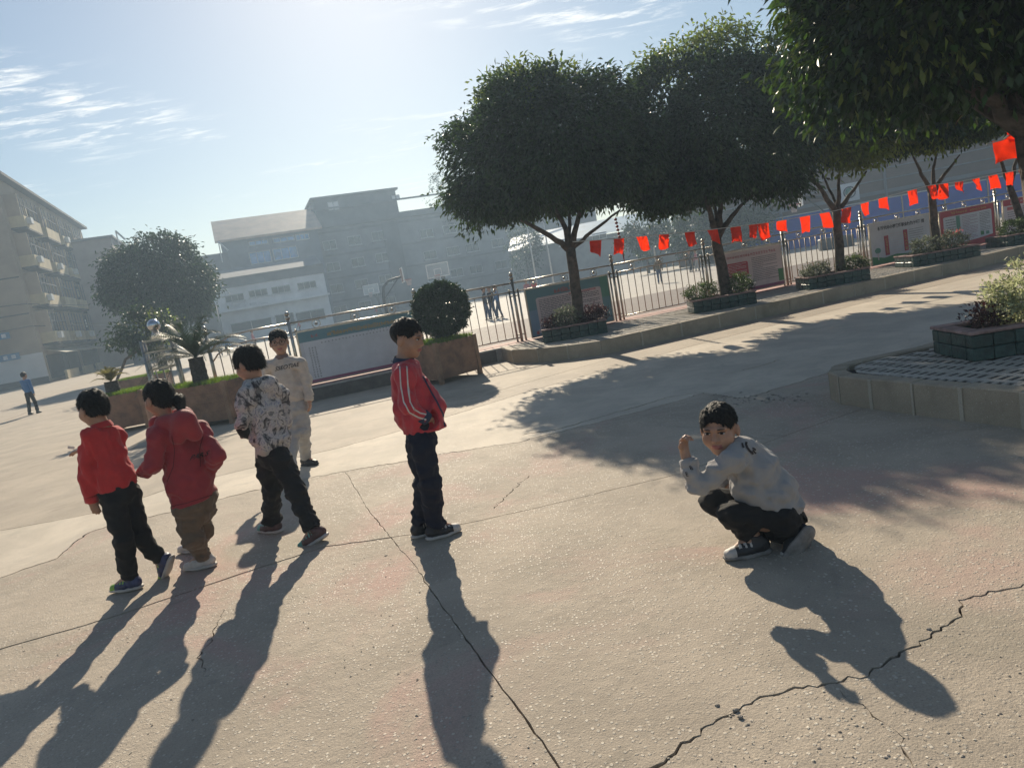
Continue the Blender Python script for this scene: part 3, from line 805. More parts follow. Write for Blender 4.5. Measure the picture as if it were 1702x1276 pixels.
# gate pillar with a big ball, lattice panel
gx = -6.05
gp_ = thing('gate_pillar', 'stainless gate pillar with lattice panels and a large mirror ball on top', 'gate', fp(gx, 0))
b0 = fp(gx, 0)
for du in (-.24, .24):
    for dv in (-.18, .18):
        MB().tube([b0 + FU * du + FN * dv, b0 + FU * du + FN * dv + [0, 0, 1.62]], .03, 8).build('post', M_STEEL, gp_, smooth=True)
for zz_ in (.12, .75, 1.1, 1.4, 1.6):
    for dv in (-.18, .18): MB().box(b0 + FN * dv + [0, 0, zz_], (.44, .02, .03), FAX).build('cross_bar', M_STEEL, gp_)
for k in range(4):
    for j in range(3):
        MB().ring(b0 + FN * .18 + FU * (-.15 + .1 * k) + [0, 0, 1.18 + .08 * j], .034, .007, FU, (0, 0, 1), 10, 4).build('lattice_ring', M_STEEL, gp_)
for du in (-.12, 0, .12): MB().tube([b0 + FU * du + FN * .18 + [0, 0, .13], b0 + FU * du + FN * .18 + [0, 0, 1.08]], .012, 6).build('upright', M_STEEL, gp_, smooth=True)
MB().tube([b0 + [0, 0, 1.6], b0 + [0, 0, 1.76]], [.10, .05], 12).build('cap', M_STEEL, gp_, smooth=True)
MB().ball(b0 + [0, 0, 1.86], .11, 18, 12).build('mirror_ball', mat('mirror_ball', (.6, .6, .62), .12, .05, 3, 0, metal=1.0), gp_, smooth=True)

# ================================================================== NOTICE BOARDS
def flatmat(name, col): return mat('print_' + name, col, .45, .05, 4, 0)
W_ = flatmat('grey_white', (.60, .60, .63)); PK = flatmat('pinkish', (.64, .53, .53)); TEAL = flatmat('teal', (.13, .26, .30)); TEAL2 = flatmat('green', (.10, .27, .20))
RED = flatmat('red', (.42, .03, .05)); DK = flatmat('ink', (.06, .06, .07)); GOLD = flatmat('gold', (.55, .33, .08)); BLU = flatmat('blue', (.20, .30, .42)); GRN = flatmat('grass', (.05, .22, .07))
PLUM = flatmat('plum', (.28, .07, .16)); RDTX = flatmat('red_text', (.50, .10, .10)); LB = flatmat('pale_blue', (.66, .67, .70))
class Board:
    """a printed board hung on the fence: local x along the fence, z up, layers stepped towards the yard"""
    def __init__(s, x0, x1, z0, z1, label, base):
        s.x0, s.x1, s.z0, s.z1 = x0, x1, z0, z1; s.n = 0
        s.t = thing('notice_board', label, 'notice board', fp((x0 + x1) / 2, z0), 'printed notice boards hung on the fence')
        c = (fp(x0, 0) + fp(x1, 0)) / 2; w = np.linalg.norm(fp(x1, 0) - fp(x0, 0)); s.w = w
        MB().box(c + FN * .035 + [0, 0, (z0 + z1) / 2], (w, .03, z1 - z0), FAX).build('panel', base, s.t)
        s.o = fp(x0, z0); s.h = z1 - z0
        fr = MB()
        for (px, pz, sx, sz) in ((w / 2, -.012, w + .05, .024), (w / 2, s.h + .012, w + .05, .024), (-.012, s.h / 2, .024, s.h - .001), (w + .012, s.h / 2, .024, s.h - .001)):
            fr.box(s.o + FU * px + [0, 0, pz] + FN * .035, (sx, .045, sz), FAX)
        fr.build('frame', M_STEEL, s.t)
    def pt(s, u, v, l): return s.o + FU * u * s.w + np.array([0, 0, v * s.h]) + FN * (.0515 + .0018 * l)
    def poly(s, pts, m_, l=1, name='print'):
        MB().add([s.pt(u, v, l) for u, v in pts], [tuple(range(len(pts)))]).build(name, m_, s.t)
    def rect(s, u0, u1, v0, v1, m_, l=1, rnd=0.0):
        if rnd:
            ru, rv = rnd / s.w, rnd / s.h; P = []
            for cu, cv_, a0 in ((u1 - ru, v1 - rv, 0), (u0 + ru, v1 - rv, 90), (u0 + ru, v0 + rv, 180), (u1 - ru, v0 + rv, 270)):
                for k in range(5): a = R(a0 + 22.5 * k); P.append((cu + ru * math.cos(a), cv_ + rv * math.sin(a)))
            s.poly(P, m_, l)
        else: s.poly([(u0, v0), (u1, v0), (u1, v1), (u0, v1)], m_, l)
    def glyphs(s, u0, u1, v, h, n, m_, l=2, seed=0, vertical=False):
        """a row of small character-like marks"""
        r_ = random.Random(seed + int(u0 * 999)); mb = MB()
        for k in range(n):
            cu = u0 + (u1 - u0) * (k + .5) / n if not vertical else u0
            cv_ = v if not vertical else v + (u1 - v) * (k + .5) / n
            gw = (h * s.h / s.w) * .86
            for q in range(4):
                if r_.random() < .5: a, b, c, d = cu - gw / 2, cu + gw / 2, cv_ + h * (.42 - .27 * q), cv_ + h * (.30 - .27 * q)
                else: e = cu + gw * (-.4 + .27 * q); a, b, c, d = e - gw * .07, e + gw * .07, cv_ - h * .5, cv_ + h * r_.uniform(.1, .5)
                mb.add([s.pt(a, d, l), s.pt(b, d, l), s.pt(b, c, l), s.pt(a, c, l)], [(0, 1, 2, 3)])
        mb.build('printed_text', m_, s.t, kind='stuff')
    def lines(s, u0, u1, v1, v0, n, m_, l=2, seed=0, h=.012, dash=26):
        r_ = random.Random(seed + 5); mb = MB()
        for k in range(n):
            v = v1 + (v0 - v1) * k / max(1, n - 1); u = u0; end = u1 if r_.random() < .75 else u0 + (u1 - u0) * r_.uniform(.35, .95)
            while u < end:
                e = min(end, u + (u1 - u0) / dash * r_.uniform(.5, 1.6)); 
                mb.add([s.pt(u, v - h / 2, l), s.pt(e, v - h / 2, l), s.pt(e, v + h / 2, l), s.pt(u, v + h / 2, l)], [(0, 1, 2, 3)]); u = e + (u1 - u0) / dash * r_.uniform(.15, .4)
        mb.build('printed_text', m_, s.t, kind='stuff')
    def text(s, txt, u, v, size, m_, l=2, bold=0.0):
        V, T = text_mesh(txt, size, bold)
        MB().add([s.o + FU * (u * s.w + x) + np.array([0, 0, v * s.h + y]) + FN * (.0515 + .0018 * l) for x, y, z in V], T).build('printed_text', m_, s.t)
B1 = Board(-3.82, -1.72, .29, 1.265, 'large pale class-timetable board with faint gold heading, left of the ball bush', W_)
B1.rect(0, 1, .80, 1, TEAL, 1); B1.rect(.03, .97, .06, .80, LB, 1); B1.glyphs(.24, .86, .885, .085, 17, GOLD, 3, 1); B1.glyphs(.17, .95, .74, .028, 26, DK, 3, 2); B1.glyphs(.58, .95, .79, .022, 14, DK, 3, 2)
for k in range(13): B1.glyphs(.06, .135, .67 - .047 * k, .030, 3, DK, 3, k)
B1.glyphs(.10, .17, .90, .06, 2, RDTX, 3, 4); B1.rect(0, 1, 0, .055, PLUM, 2); B1.glyphs(.72, .85, .11, .035, 3, DK, 3, 9)
B2 = Board(.60, 2.42, .29, 1.27, 'teal board of dense text lines with a flower corner, behind the leftmost tree trunk', TEAL)
B2.rect(.10, .90, .10, .80, PK, 1, .05); B2.glyphs(.33, .60, .885, .10, 6, RDTX, 3, 5); B2.lines(.13, .87, .74, .16, 17, DK, 2, 1, .013)
B2.lines(.5, .84, .78, .76, 2, RDTX, 2, 6, .014); B2.rect(0.9, 1, .55, 1, TEAL2, 1); B2.rect(0, .10, 0, .55, BLU, 1)
for k in range(9): B2.rect(.05 + .026 * k, .085 + .026 * k, .03 + .02 * (k % 3), .10 + .03 * (k % 2), [RDTX, PK, GRN][k % 3], 3, .012)
B3 = Board(5.12, 6.83, .31, 1.255, 'pinkish board with a red text box, behind the second tree trunk', PK)
B3.glyphs(.10, .92, .885, .065, 20, RED, 3, 3); B3.rect(.05, .46, .40, .74, RED, 1, .04); B3.lines(.08, .43, .70, .45, 8, PK, 2, 2, .012)
B3.lines(.52, .92, .78, .22, 14, DK, 2, 3, .012); B3.rect(0, 1, 0, .08, PLUM, 1); B3.rect(.92, 1, .10, .40, GRN, 2)
B4 = Board(9.45, 11.36, .30, 1.32, 'grey board with two red vertical strips and green hills along the bottom', W_)
B4.text('新时代中小学教师职业行为十项准则', .52, .85, .098, DK, 3, .004)
B4.poly([(0, 0), (1, 0), (1, .10), (.8, .15), (.6, .13), (.4, .17), (.2, .13), (0, .20)], GRN, 1)
B4.rect(.22, .29, .18, .66, RED, 2); B4.rect(.54, .61, .20, .72, RED, 2)
B4.glyphs(.255, .62, .22, .07, 5, GOLD, 3, 1, True); B4.glyphs(.575, .68, .24, .07, 5, GOLD, 3, 2, True)
B4.lines(.32, .52, .68, .22, 9, PK, 3, 4, .012); B4.lines(.64, .88, .70, .26, 9, DK, 3, 5, .010)
B4.poly([(.10 + .05 * math.cos(k * .7), .33 + .07 * math.sin(k * .7)) for k in range(9)], TEAL2, 2); B4.rect(.095, .108, .10, .28, PK, 2)
B5 = Board(11.70, 13.58, .29, 1.30, 'red-framed board with a cream text sheet, right of the fourth tree', RED)
B5.poly([(.06, .16), (.35, .13), (.65, .15), (.95, .20), (.95, .84), (.93, .86), (.08, .84), (.06, .82)], W_, 1); B5.glyphs(.2, .5, .925, .07, 7, GOLD, 3, 1); B5.glyphs(.55, .86, .925, .07, 8, GOLD, 3, 2)
B5.lines(.10, .28, .76, .24, 9, DK, 2, 1, .016, 8); B5.rect(.29, .36, .16, .83, TEAL2, 2); B5.lines(.40, .68, .78, .22, 15, PLUM, 3, 3, .010, 12); B5.lines(.72, .92, .80, .34, 12, DK, 3, 4, .012, 9)
B5.rect(.72, .78, .22, .32, GRN, 3); B5.rect(.82, .88, .22, .30, TEAL2, 3)
B6 = Board(13.92, 15.85, .29, 1.30, 'board with red top band at the right edge of the picture', PK)
B6.rect(0, 1, .84, 1, RED, 1); B6.glyphs(.12, .9, .92, .08, 12, PK, 3, 1); B6.rect(.07, .28, .72, .80, RDTX, 2); B6.lines(.07, .30, .66, .2, 9, DK, 3, 2, .014, 8); B6.lines(.36, .92, .76, .2, 14, DK, 3, 3, .012)

# ================================================================== FLAGS
M_FLAG = mat('red_flag_cloth', (.62, .035, .015), .6, .12, 8, .1, 60, transl=.55, island=.15)
M_CORD = mat('white_cord', (.6, .58, .55), .7, .1, 10, 0)
def flag_geo(mb, p, u, w, h, seed):
    r_ = random.Random(seed); nx, ny = 4, 5; sk = r_.uniform(-.4, .4); cr = r_.uniform(.0, .45); fold = r_.random() < .22
    V = []
    nrm = np.array([-u[1], u[0], 0])
    for j in range(ny + 1):
        for i in range(nx + 1):
            a, b = i / nx, j / ny
            x = (a - .5) * w * (1 - (cr * b if fold else cr * b * .35)) + sk * b * h * .5; z = -b * h * (.94 + .06 * math.cos(a * 5 + seed))
            if fold: z *= .55 + .45 * a
            d = .055 * b * math.sin(a * 5.2 + seed * 1.7) + .02 * b * math.cos(b * 4 + seed)
            V.append(p + u * x + np.array([0, 0, z]) + nrm * (d + r_.uniform(-.004, .004)))
    mb.add(V, [(j * (nx + 1) + i, j * (nx + 1) + i + 1, (j + 1) * (nx + 1) + i + 1, (j + 1) * (nx + 1) + i) for j in range(ny) for i in range(nx)])
def flag_string(px, label, w, h, depth_fn, cord_px):
    pts = [at(x, y, depth_fn(x)) for x, y in cord_px]
    t = thing('flag_string', label, 'bunting', pts[0])
    fine = []
    for a, b in zip(pts[:-1], pts[1:]):
        for k in range(6): fine.append(a + (b - a) * k / 6)
    fine.append(pts[-1])
    MB().tube(fine, .008, 6).build('cord', M_CORD, t, smooth=True)
    for i, x in enumerate(px):
        for (xa, ya), (xb, yb) in zip(cord_px[:-1], cord_px[1:]):
            if xa <= x <= xb: y = ya + (yb - ya) * (x - xa) / (xb - xa); break
        else: continue
        p = at(x, y, depth_fn(x)); q = at(x + 4, y - .7, depth_fn(x + 4)); u = unit(q - p); u[2] = 0
        s_ = random.Random(i * 7).uniform(.88, 1.08); mb = MB(); flag_geo(mb, p, unit(u), w * s_, h * s_, i * 1.3 + w)
        mb.build('flag', M_FLAG, t, smooth=True)
    return t
FD = lambda x: 13.0 + (x - 955) * .0040
flag_string([990, 1029, 1066, 1104, 1146, 1184, 1222, 1252, 1268, 1299, 1338, 1370, 1407, 1437, 1468, 1516, 1548, 1568, 1594, 1621, 1650, 1677, 1698, 1725],
            'long string of small red flags strung between the tree trunks', .235, .315, FD,
            [(952, 402), (1020, 397), (1180, 382), (1290, 368), (1390, 350), (1470, 328), (1545, 308), (1600, 301), (1660, 289), (1730, 276)])
flag_string([1668, 1690, 1712], 'short string of big red flags high at the right edge, beyond the near trunk', .22, .22, lambda x: 7.4,
            [(1640, 240), (1668, 232), (1690, 214), (1735, 196)])
# string of small red lanterns hanging by the post
lt = thing('lantern_string', 'string of tiny dark red lanterns hanging beside a fence post', 'lantern', fp(2.7, 1.6))
MB().tube([fp(2.68, 2.75, .3), fp(2.74, 1.52, .3)], .006, 6).build('cord', M_CORD, lt)
for k in range(9): MB().ball(fp(2.69 + .005 * k, 2.40 - .075 * k, .3), .036, 8, 6, sc=(1, 1, .8)).build('lantern', mat('lantern_red', (.30, .02, .02), .5, .2, 8, 0), lt, smooth=True)
MB().tube([fp(2.735, 1.74, .3), fp(2.745, 1.48, .3)], [.02, .008], 6).build('tassel', mat('lantern_red', (.3, .02, .02)), lt)
# ================================================================== TREES AND PLANTS
M_BARK = mat('bark', (.11, .085, .065), .9, .35, 9, .7, 35)
M_BARK2 = mat('bark_cycad', (.06, .05, .04), .95, .4, 30, .9, 50)
M_LEAF = mat('leaf_dark_glossy', (.040, .066, .018), .36, .25, 3, 0, island=.5, transl=.34)
M_LEAFN = mat('leaf_near_glossy', (.040, .070, .016), .32, .25, 3, 0, island=.5, transl=.34)
M_LEAFY = mat('leaf_young_and_sunlit', (.15, .19, .04), .45, .25, 3, 0, island=.35, transl=.42)  # yellow-green of young shoots, also painted in for sunlit leaves
M_LEAFB = mat('leaf_far', (.032, .056, .020), .5, .25, 2, 0, island=.4, transl=.25)
def leaf_mesh(name, B, D, Nn, ln, wd, m_, off):
    """B base points, D leaf directions, Nn normals; folded diamond leaves"""
    n = len(B); S = np.cross(D, Nn); S /= np.linalg.norm(S, axis=1)[:, None] + 1e-9; U = np.cross(S, D)
    V = np.zeros((n, 4, 3)); V[:, 0] = B; mid = B + D * (ln * .48)[:, None]
    V[:, 1] = mid + S * (wd * .5)[:, None] + U * (wd * .16)[:, None]; V[:, 2] = B + D * ln[:, None] - U * (ln * .10)[:, None]; V[:, 3] = mid - S * (wd * .5)[:, None] + U * (wd * .16)[:, None]
    i = 4 * np.arange(n); T = np.concatenate([np.stack([i, i + 1, i + 2], 1), np.stack([i, i + 2, i + 3], 1)])
    return np_mesh(name, V.reshape(-1, 3) - off, tris=T, mats=[m_])
def crown_points(c, rad, n, seed, clumps=260, spread=.17, lump=.10, flat_bottom=.0, hollow=.62):
    r_ = np.random.RandomState(seed); c = np.asarray(c, float); rad = np.asarray(rad, float)
    d = r_.normal(size=(clumps, 3)); d /= np.linalg.norm(d, axis=1)[:, None]
    rr = np.where(r_.rand(clumps) < .72, .86 + .12 * r_.rand(clumps), hollow * r_.rand(clumps) ** .4 + .1)
    lm = np.array([1 + lump * (mnoise.noise(Vector(q * 1.9) + Vector((seed, 0, 0))) * 1.6 + .5 * mnoise.noise(Vector(q * 5.0) + Vector((seed, 9, 0)))) for q in d])
    K = d * (rr * lm)[:, None]
    if flat_bottom: K[:, 2] = np.maximum(K[:, 2], -1 + flat_bottom + .12 * r_.rand(clumps))
    w = .5 + r_.rand(clumps); pick = r_.choice(clumps, n, p=w / w.sum())
    P = K[pick] * rad + r_.normal(size=(n, 3)) * spread * np.array([1, 1, .8])
    outw = P / rad; outw /= np.linalg.norm(outw, axis=1)[:, None] + 1e-9
    return c + P, outw, r_
def foliage(name, parent, c, rad, n, ln, wd, m_, seed, droop=.55, **kw):
    B, O, r_ = crown_points(c, rad, n, seed, **kw)
    D = O * .75 + r_.normal(size=(n, 3)) * .55 + np.array([0, 0, -droop]); D /= np.linalg.norm(D, axis=1)[:, None]
    Nn = r_.normal(size=(n, 3)) * .6 + np.array([0, 0, 1.0]) + O * .4
    l_ = ln * (.7 + .6 * r_.rand(n)); w_ = wd * (.75 + .5 * r_.rand(n))
    me = leaf_mesh(name, B, D, Nn, l_, w_, m_, np.array(world_loc(parent)))
    return link(name, me, parent)
def limb(pts, r0, r1, seed, wig=.03):
    r_ = random.Random(seed); out_ = []; rd = []
    pts = [np.array(p, float) for p in pts]; n = len(pts) - 1
    for i in range(n):
        for k in range(4):
            t = (i + k / 4) / n; p = pts[i] + (pts[i + 1] - pts[i]) * (k / 4)
            out_.append(p + np.array([r_.gauss(0, wig), r_.gauss(0, wig), 0]) * (0 if i == 0 and k == 0 else 1) * .5); rd.append(r0 + (r1 - r0) * t)
    out_.append(pts[-1]); rd.append(r1); return out_, rd
def street_tree(base, px_limbs, crowns, label, r0, seed, leaf=.115, n=26000, m_=None, forkpx=None):
    """base on the soil; trunk and limbs through pixels at the trunk's depth; crowns: (px,py,dY,half sizes, share)"""
    Y = base[1]; t = thing('street_tree', label, 'tree', base, 'round-headed street trees on the kerbed strip')
    b = np.array(base, float)
    fk = at(*forkpx, Y) if forkpx is not None else None
    pts, rd = limb([b - [0, 0, .05], b + (fk - b) * .5, fk], r0, r0 * .82, seed, .015); rd[0] *= 1.25
    MB().tube(pts, rd, 10).build('trunk', M_BARK, t, smooth=True)
    for i, lp in enumerate(px_limbs):
        P = [fk - np.array([0, 0, .04])] + [at(x, y, Y + dy) for x, y, dy in lp]
        pts, rd = limb(P, r0 * (.62 if i < 3 else .4), r0 * .16, seed + i, .03)
        MB().tube(pts, rd, 8).build('branch', M_BARK, t, smooth=True)
    for i, (x, y, dy, rad, k, mm) in enumerate(crowns):
        c = at(x, y, Y + dy)
        foliage('crown', t, c, rad, int(n * k), leaf, leaf * .42, mm or m_ or M_LEAF, seed * 7 + i, lump=.17 if i == 0 else .25, clumps=int(700 * max(.25, k)), spread=.13, flat_bottom=.30 if i == 0 else 0)
    return t
street_tree((1.49, 13.72, .46), [[(925, 400, -.1), (880, 372, -.2), (835, 345, -.3)], [(935, 370, .1), (915, 330, .2)], [(960, 360, 0), (975, 320, .1)], [(985, 385, -.2), (1030, 350, -.3)], [(945, 360, .3), (950, 310, .4)]],
            [(910, 254, 0, (1.88, 1.8, 1.34), 1.0, None), (815, 330, -.2, (.75, .7, .42), .09, None), (1015, 282, -.3, (.85, .8, .55), .11, None), (880, 150, .1, (.9, .8, .4), .05, M_LEAFY)], 'leftmost round street tree, its dense crown touching the bright sky', .115, 3, n=48000, forkpx=(948, 412))
street_tree((4.56, 14.28, .46), [[(1178, 350, -.1), (1165, 300, -.2)], [(1200, 345, .1), (1195, 300, .2)], [(1215, 360, .1), (1250, 325, .2)], [(1190, 350, .2), (1180, 300, .3)]],
            [(1185, 232, 0, (1.92, 1.8, 1.48), 1.0, None), (1095, 300, -.2, (.75, .7, .55), .10, None), (1290, 290, -.2, (.65, .6, .45), .07, None), (1185, 78, .1, (.75, .6, .34), .035, M_LEAFY), (1105, 108, .2, (.5, .4, .26), .02, M_LEAFY), (1270, 120, .2, (.4, .4, .26), .015, M_LEAFY)], 'second round street tree from the left, pale young and sunlit-toned shoots on its top', .12, 5, n=48000, forkpx=(1190, 395))  # pale top clumps: young shoots, with sunlight put into the leaf colour
street_tree((7.25, 15.0, .46), [[(1360, 310, -.1), (1335, 270, -.2)], [(1395, 320, 0), (1395, 270, 0)], [(1412, 325, .1), (1440, 285, .2)], [(1385, 325, .2), (1360, 280, .3)]],
            [(1400, 158, 0, (1.75, 1.7, 1.45), 1.0, None), (1345, 195, -.6, (.75, .6, .8), .12, M_LEAFY), (1425, 245, -.5, (.7, .5, .35), .06, M_LEAFY)], 'third street tree from the left, standing before the bare railings', .10, 7, n=40000, forkpx=(1390, 350))  # the two paler clumps paint sunlit leaves into the crown
street_tree((10.0, 16.1, .46), [[(1532, 290, -.1), (1515, 255, -.2)], [(1552, 290, 0), (1555, 250, 0)], [(1570, 290, .1), (1595, 258, .2)]],
            [(1555, 158, 0, (1.9, 1.8, 1.42), 1.0, None), (1580, 200, -.6, (.9, .6, .5), .07, M_LEAFY), (1500, 205, -.5, (.6, .5, .5), .05, M_LEAFY)], 'fourth street tree from the left, between the two coloured boards', .095, 9, n=38000, forkpx=(1548, 320))  # paler clumps carry sunlight in their leaf colour
street_tree((12.85, 17.15, .46), [[(1665, 270, 0), (1650, 235, 0)], [(1690, 265, .1), (1700, 225, .1)]],
            [(1685, 130, 0, (1.9, 1.7, 1.5), 1.0, None)], 'street tree at the far right edge, mostly hidden by the near tree', .09, 11, n=26000, forkpx=(1678, 310))
# the near tree on the island: trunk just outside the picture, big leaves overhead
nb = (4.46, 5.72, .48)
nt_ = thing('broadleaf_tree', 'near tree on the paved island, its big-leaved crown hanging over the top right', 'tree', nb)
pts, rd = limb([np.array(nb) - [0, 0, .05], (4.44, 5.74, 1.2), (4.40, 5.76, 1.95)], .12, .10, 3, .01)
MB().tube(pts, rd, 12).build('trunk', M_BARK, nt_, smooth=True)
for i, q in enumerate(([(4.40, 5.76, 1.9), (3.98, 5.7, 2.3), (3.5, 5.5, 2.9), (3.1, 5.4, 3.3)], [(4.40, 5.76, 1.9), (4.3, 5.9, 2.6), (4.2, 6.1, 3.6)], [(4.40, 5.76, 1.9), (4.7, 5.8, 2.5), (5.3, 5.9, 3.2)], [(4.40, 5.76, 1.9), (4.0, 6.1, 2.5), (3.6, 6.6, 3.2)])):
    pts, rd = limb(q, .07, .02, i + 20, .04); MB().tube(pts, rd, 8).build('branch', M_BARK, nt_, smooth=True)
foliage('crown', nt_, (4.35, 5.95, 3.62), (1.42, 1.5, 1.45), 36000, .108, .045, M_LEAFN, 91, clumps=560, spread=.14, flat_bottom=.10)
foliage('crown', nt_, (3.75, 6.2, 3.05), (.90, .9, .75), 9000, .108, .045, M_LEAFN, 92, clumps=120, spread=.13)

foliage('crown', nt_, (3.45, 6.0, 3.5), (.55, .9, .95), 2200, .105, .045, M_LEAFY, 93, clumps=90, spread=.12, lump=.3)  # sunlit left edge of the crown, given as paler leaf colour
# big tree by the gate, far left, and its paler neighbour
bt = (-20.5, 43.0, 0)
b_ = thing('background_tree', 'big dark rounded tree standing behind the gate, left of the white building', 'tree', bt)
pts, rd = limb([bt, (-20.4, 43, 1.4), (-20.2, 43, 2.6)], .28, .2, 5, .03); MB().tube(pts, rd, 10).build('trunk', M_BARK, b_, smooth=True)
foliage('crown', b_, at(265, 466, 43), (2.95, 2.8, 2.6), 24000, .24, .12, M_LEAFB, 41, clumps=330, spread=.30, lump=.16)
foliage('crown', b_, at(285, 505, 42.5), (1.9, 1.8, 1.3), 5000, .24, .12, M_LEAFB, 42, clumps=120, spread=.30, lump=.2)
sb = (-15.0, 27.0, 0)
b_ = thing('ornamental_tree', 'small light-leaved tree just behind the gate pillar', 'tree', sb)
pts, rd = limb([sb, (-14.2, 27, 1.2), at(250, 570, 27)], .06, .04, 5, .03); MB().tube(pts, rd, 8).build('trunk', M_BARK, b_, smooth=True)
foliage('crown', b_, at(238, 552, 27), (1.15, 1.0, .85), 2600, .16, .085, M_LEAFB, 43, clumps=70, spread=.16, lump=.3)
foliage('crown', b_, at(262, 540, 27.2), (.5, .5, .45), 500, .16, .085, M_LEAFY, 44, clumps=40, spread=.16, lump=.3)
for i, (x, y, Y, r1, lb) in enumerate(((1160, 385, 60, (2.6, 1.5, 1.9), 'pale green creeper mound above the dark wall beyond the court'), (1070, 392, 66, (2.2, 1.5, 1.6), 'small dusty shrub mound behind the flags, left of the creeper'), (1248, 378, 58, (1.6, 1.2, 1.3), 'pale creeper clump right of the second tree trunk'), (870, 405, 88, (2.0, 1.5, 3.4), 'slim hazy tree beside the flagpoles beyond the court'), (745, 330, 112, (3.0, 2.5, 5.0), 'hazy tree top showing above the far roof'))):
    c = at(x, y, Y); t = thing('far_shrub', lb, 'shrub', (c[0], c[1], 0), 'greenery beyond the court')
    MB().tube([(c[0], c[1], 0), (c[0], c[1], c[2])], [.12, .05], 6).build('stem', M_BARK, t)
    foliage('foliage', t, c, r1, 2600, .30, .16, M_LEAFB, 60 + i, clumps=70, spread=.35, lump=.3, droop=.2)

# clipped ball bush in the right box
M_BUSH = mat('bush_leaf', (.028, .055, .016), .5, .25, 4, 0, island=.45, transl=.2)
bb = thing('ball_bush', 'dark clipped ball-shaped bush growing in the brown box', 'bush', (cR[0], cR[1], .66))
MB().tube([(cR[0], cR[1], .64), (cR[0], cR[1], 1.0)], .05, 8).build('stem', M_BARK, bb)
cb = at(733, 514, cR[1])
foliage('foliage', bb, cb, (.50, .50, .48), 30000, .040, .024, M_BUSH, 71, clumps=900, spread=.028, lump=.035, droop=-.1, hollow=.8)

# cycads
M_FROND = mat('cycad_frond', (.035, .06, .022), .45, .2, 5, 0, island=.25, transl=.15)
M_FRONDP = mat('cycad_frond_pale', (.20, .18, .06), .5, .2, 5, 0, island=.3, transl=.3)
def cycad(base, h, r0, n, L_, label, m_, seed, up=.5):
    r_ = random.Random(seed); t = thing('cycad', label, 'cycad', base, 'cycads in the brown boxes'); b = np.array(base, float)
    mb = MB(); pts = [b + [0, 0, h * k / 8] for k in range(9)]
    mb.tube(pts, [r0 * (1.05 + .03 * (-1) ** k - .012 * k) for k in range(9)], 12); mb.build('trunk', M_BARK2, t)
    top = b + [0, 0, h]
    for i in range(n):
        a = 2.4 * i + r_.uniform(-.3, .3); el = up + (1 - i / n) * .9 + r_.uniform(-.15, .15) if i > n * .25 else 1.2 + r_.uniform(-.2, .2)
        d = np.array([math.cos(a) * math.cos(el), math.sin(a) * math.cos(el), math.sin(el)]); sag = r_.uniform(.5, .9); V = []; F_ = []; K = 22; LL = L_ * r_.uniform(.8, 1.1)
        side = unit(np.cross(d, [0, 0, 1])); P = []
        for k in range(K + 1):
            s_ = k / K; P.append(top + d * LL * s_ - np.array([0, 0, sag * LL * s_ ** 2.2 * .7]))
        for k in range(K):
            w = .0075 * (1 - k / K) + .003; o = len(V); V += [P[k] - side * w, P[k] + side * w, P[k + 1] + side * w * .9, P[k + 1] - side * w * .9]; F_.append((o, o + 1, o + 2, o + 3))
            if k < 2: continue
            tl = unit(P[min(k + 1, K)] - P[k - 1]); upv = np.cross(side, tl); ll = .17 * LL * math.sin(math.pi * (k / K) ** .75 * .93 + .15)
            for sg in (-1, 1):
                for q in (0, .5):
                    p = P[k] + tl * LL / K * q; e = p + unit(side * sg * .85 + tl * .55 + upv * .35) * ll; o = len(V); V += [p - tl * .006, p + tl * .006, e]; F_.append((o, o + 1, o + 2))
        MB().add(V, F_).build('frond', m_, t)
cycad((*at(336, 640, cL[1])[:2], .68), .50, .13, 44, 1.22, 'large dark cycad with arching fronds behind the girl', M_FROND, 3, .25)
cycad((*at(190, 655, cS[1])[:2], .68), .30, .13, 26, .50, 'small pale cycad with stiff upright fronds, left of the large one', M_FRONDP, 5, .55)

# low shrubs in the brick planters
M_VAR = mat('variegated_leaf', (.42, .44, .26), .5, .2, 4, 0, island=.5, transl=.35)
M_GRN = mat('shrub_leaf', (.075, .11, .035), .5, .25, 4, 0, island=.5, transl=.25)
M_GRY = mat('greyish_leaf', (.16, .18, .12), .6, .25, 4, 0, island=.5, transl=.2)
M_DKR = mat('dark_red_leaf', (.06, .02, .022), .5, .25, 4, 0, island=.5, transl=.2)
M_PINK = mat('pink_flower', (.5, .16, .17), .6, .2, 4, 0, island=.4, transl=.3)
def shrub(c, rad, n, ls, m_, label, seed, flowers=None):
    t = thing('shrub', label, 'shrub', (c[0], c[1], c[2] - rad[2] * .95), 'low shrubs in the brick planters')
    mb = MB(); r_ = random.Random(seed)
    for k in range(6):
        a = k * 1.05; mb.tube([(c[0], c[1], c[2] - rad[2]), (c[0] + math.cos(a) * rad[0] * .6, c[1] + math.sin(a) * rad[1] * .6, c[2] + rad[2] * .3)], [.008, .003], 5)
    mb.build('stems', M_BARK, t)
    foliage('foliage', t, c, rad, n, ls, ls * .5, m_, seed, clumps=60, spread=.045, lump=.25, droop=-.25, hollow=.7)
    if flowers: foliage('flowers', t, np.array(c) + [0, 0, rad[2] * .7], (rad[0] * .7, rad[1] * .7, rad[2] * .4), 60, .04, .035, flowers, seed + 1, clumps=20, spread=.05, droop=-.6)
    return t
zs = ZS + .24
shrub((1.25, 13.62, zs + .16), (.22, .22, .18), 1300, .05, M_GRY, 'grey-green flowering tuft left of the leftmost tree trunk', 1)
shrub((1.80, 13.72, zs + .11), (.25, .2, .14), 1300, .05, M_DKR, 'dark low shrub right of the leftmost tree trunk', 2)
shrub((.98, 13.7, zs + .08), (.17, .2, .11), 800, .05, M_DKR, 'dark reddish tuft at the left end of the first planter', 3)
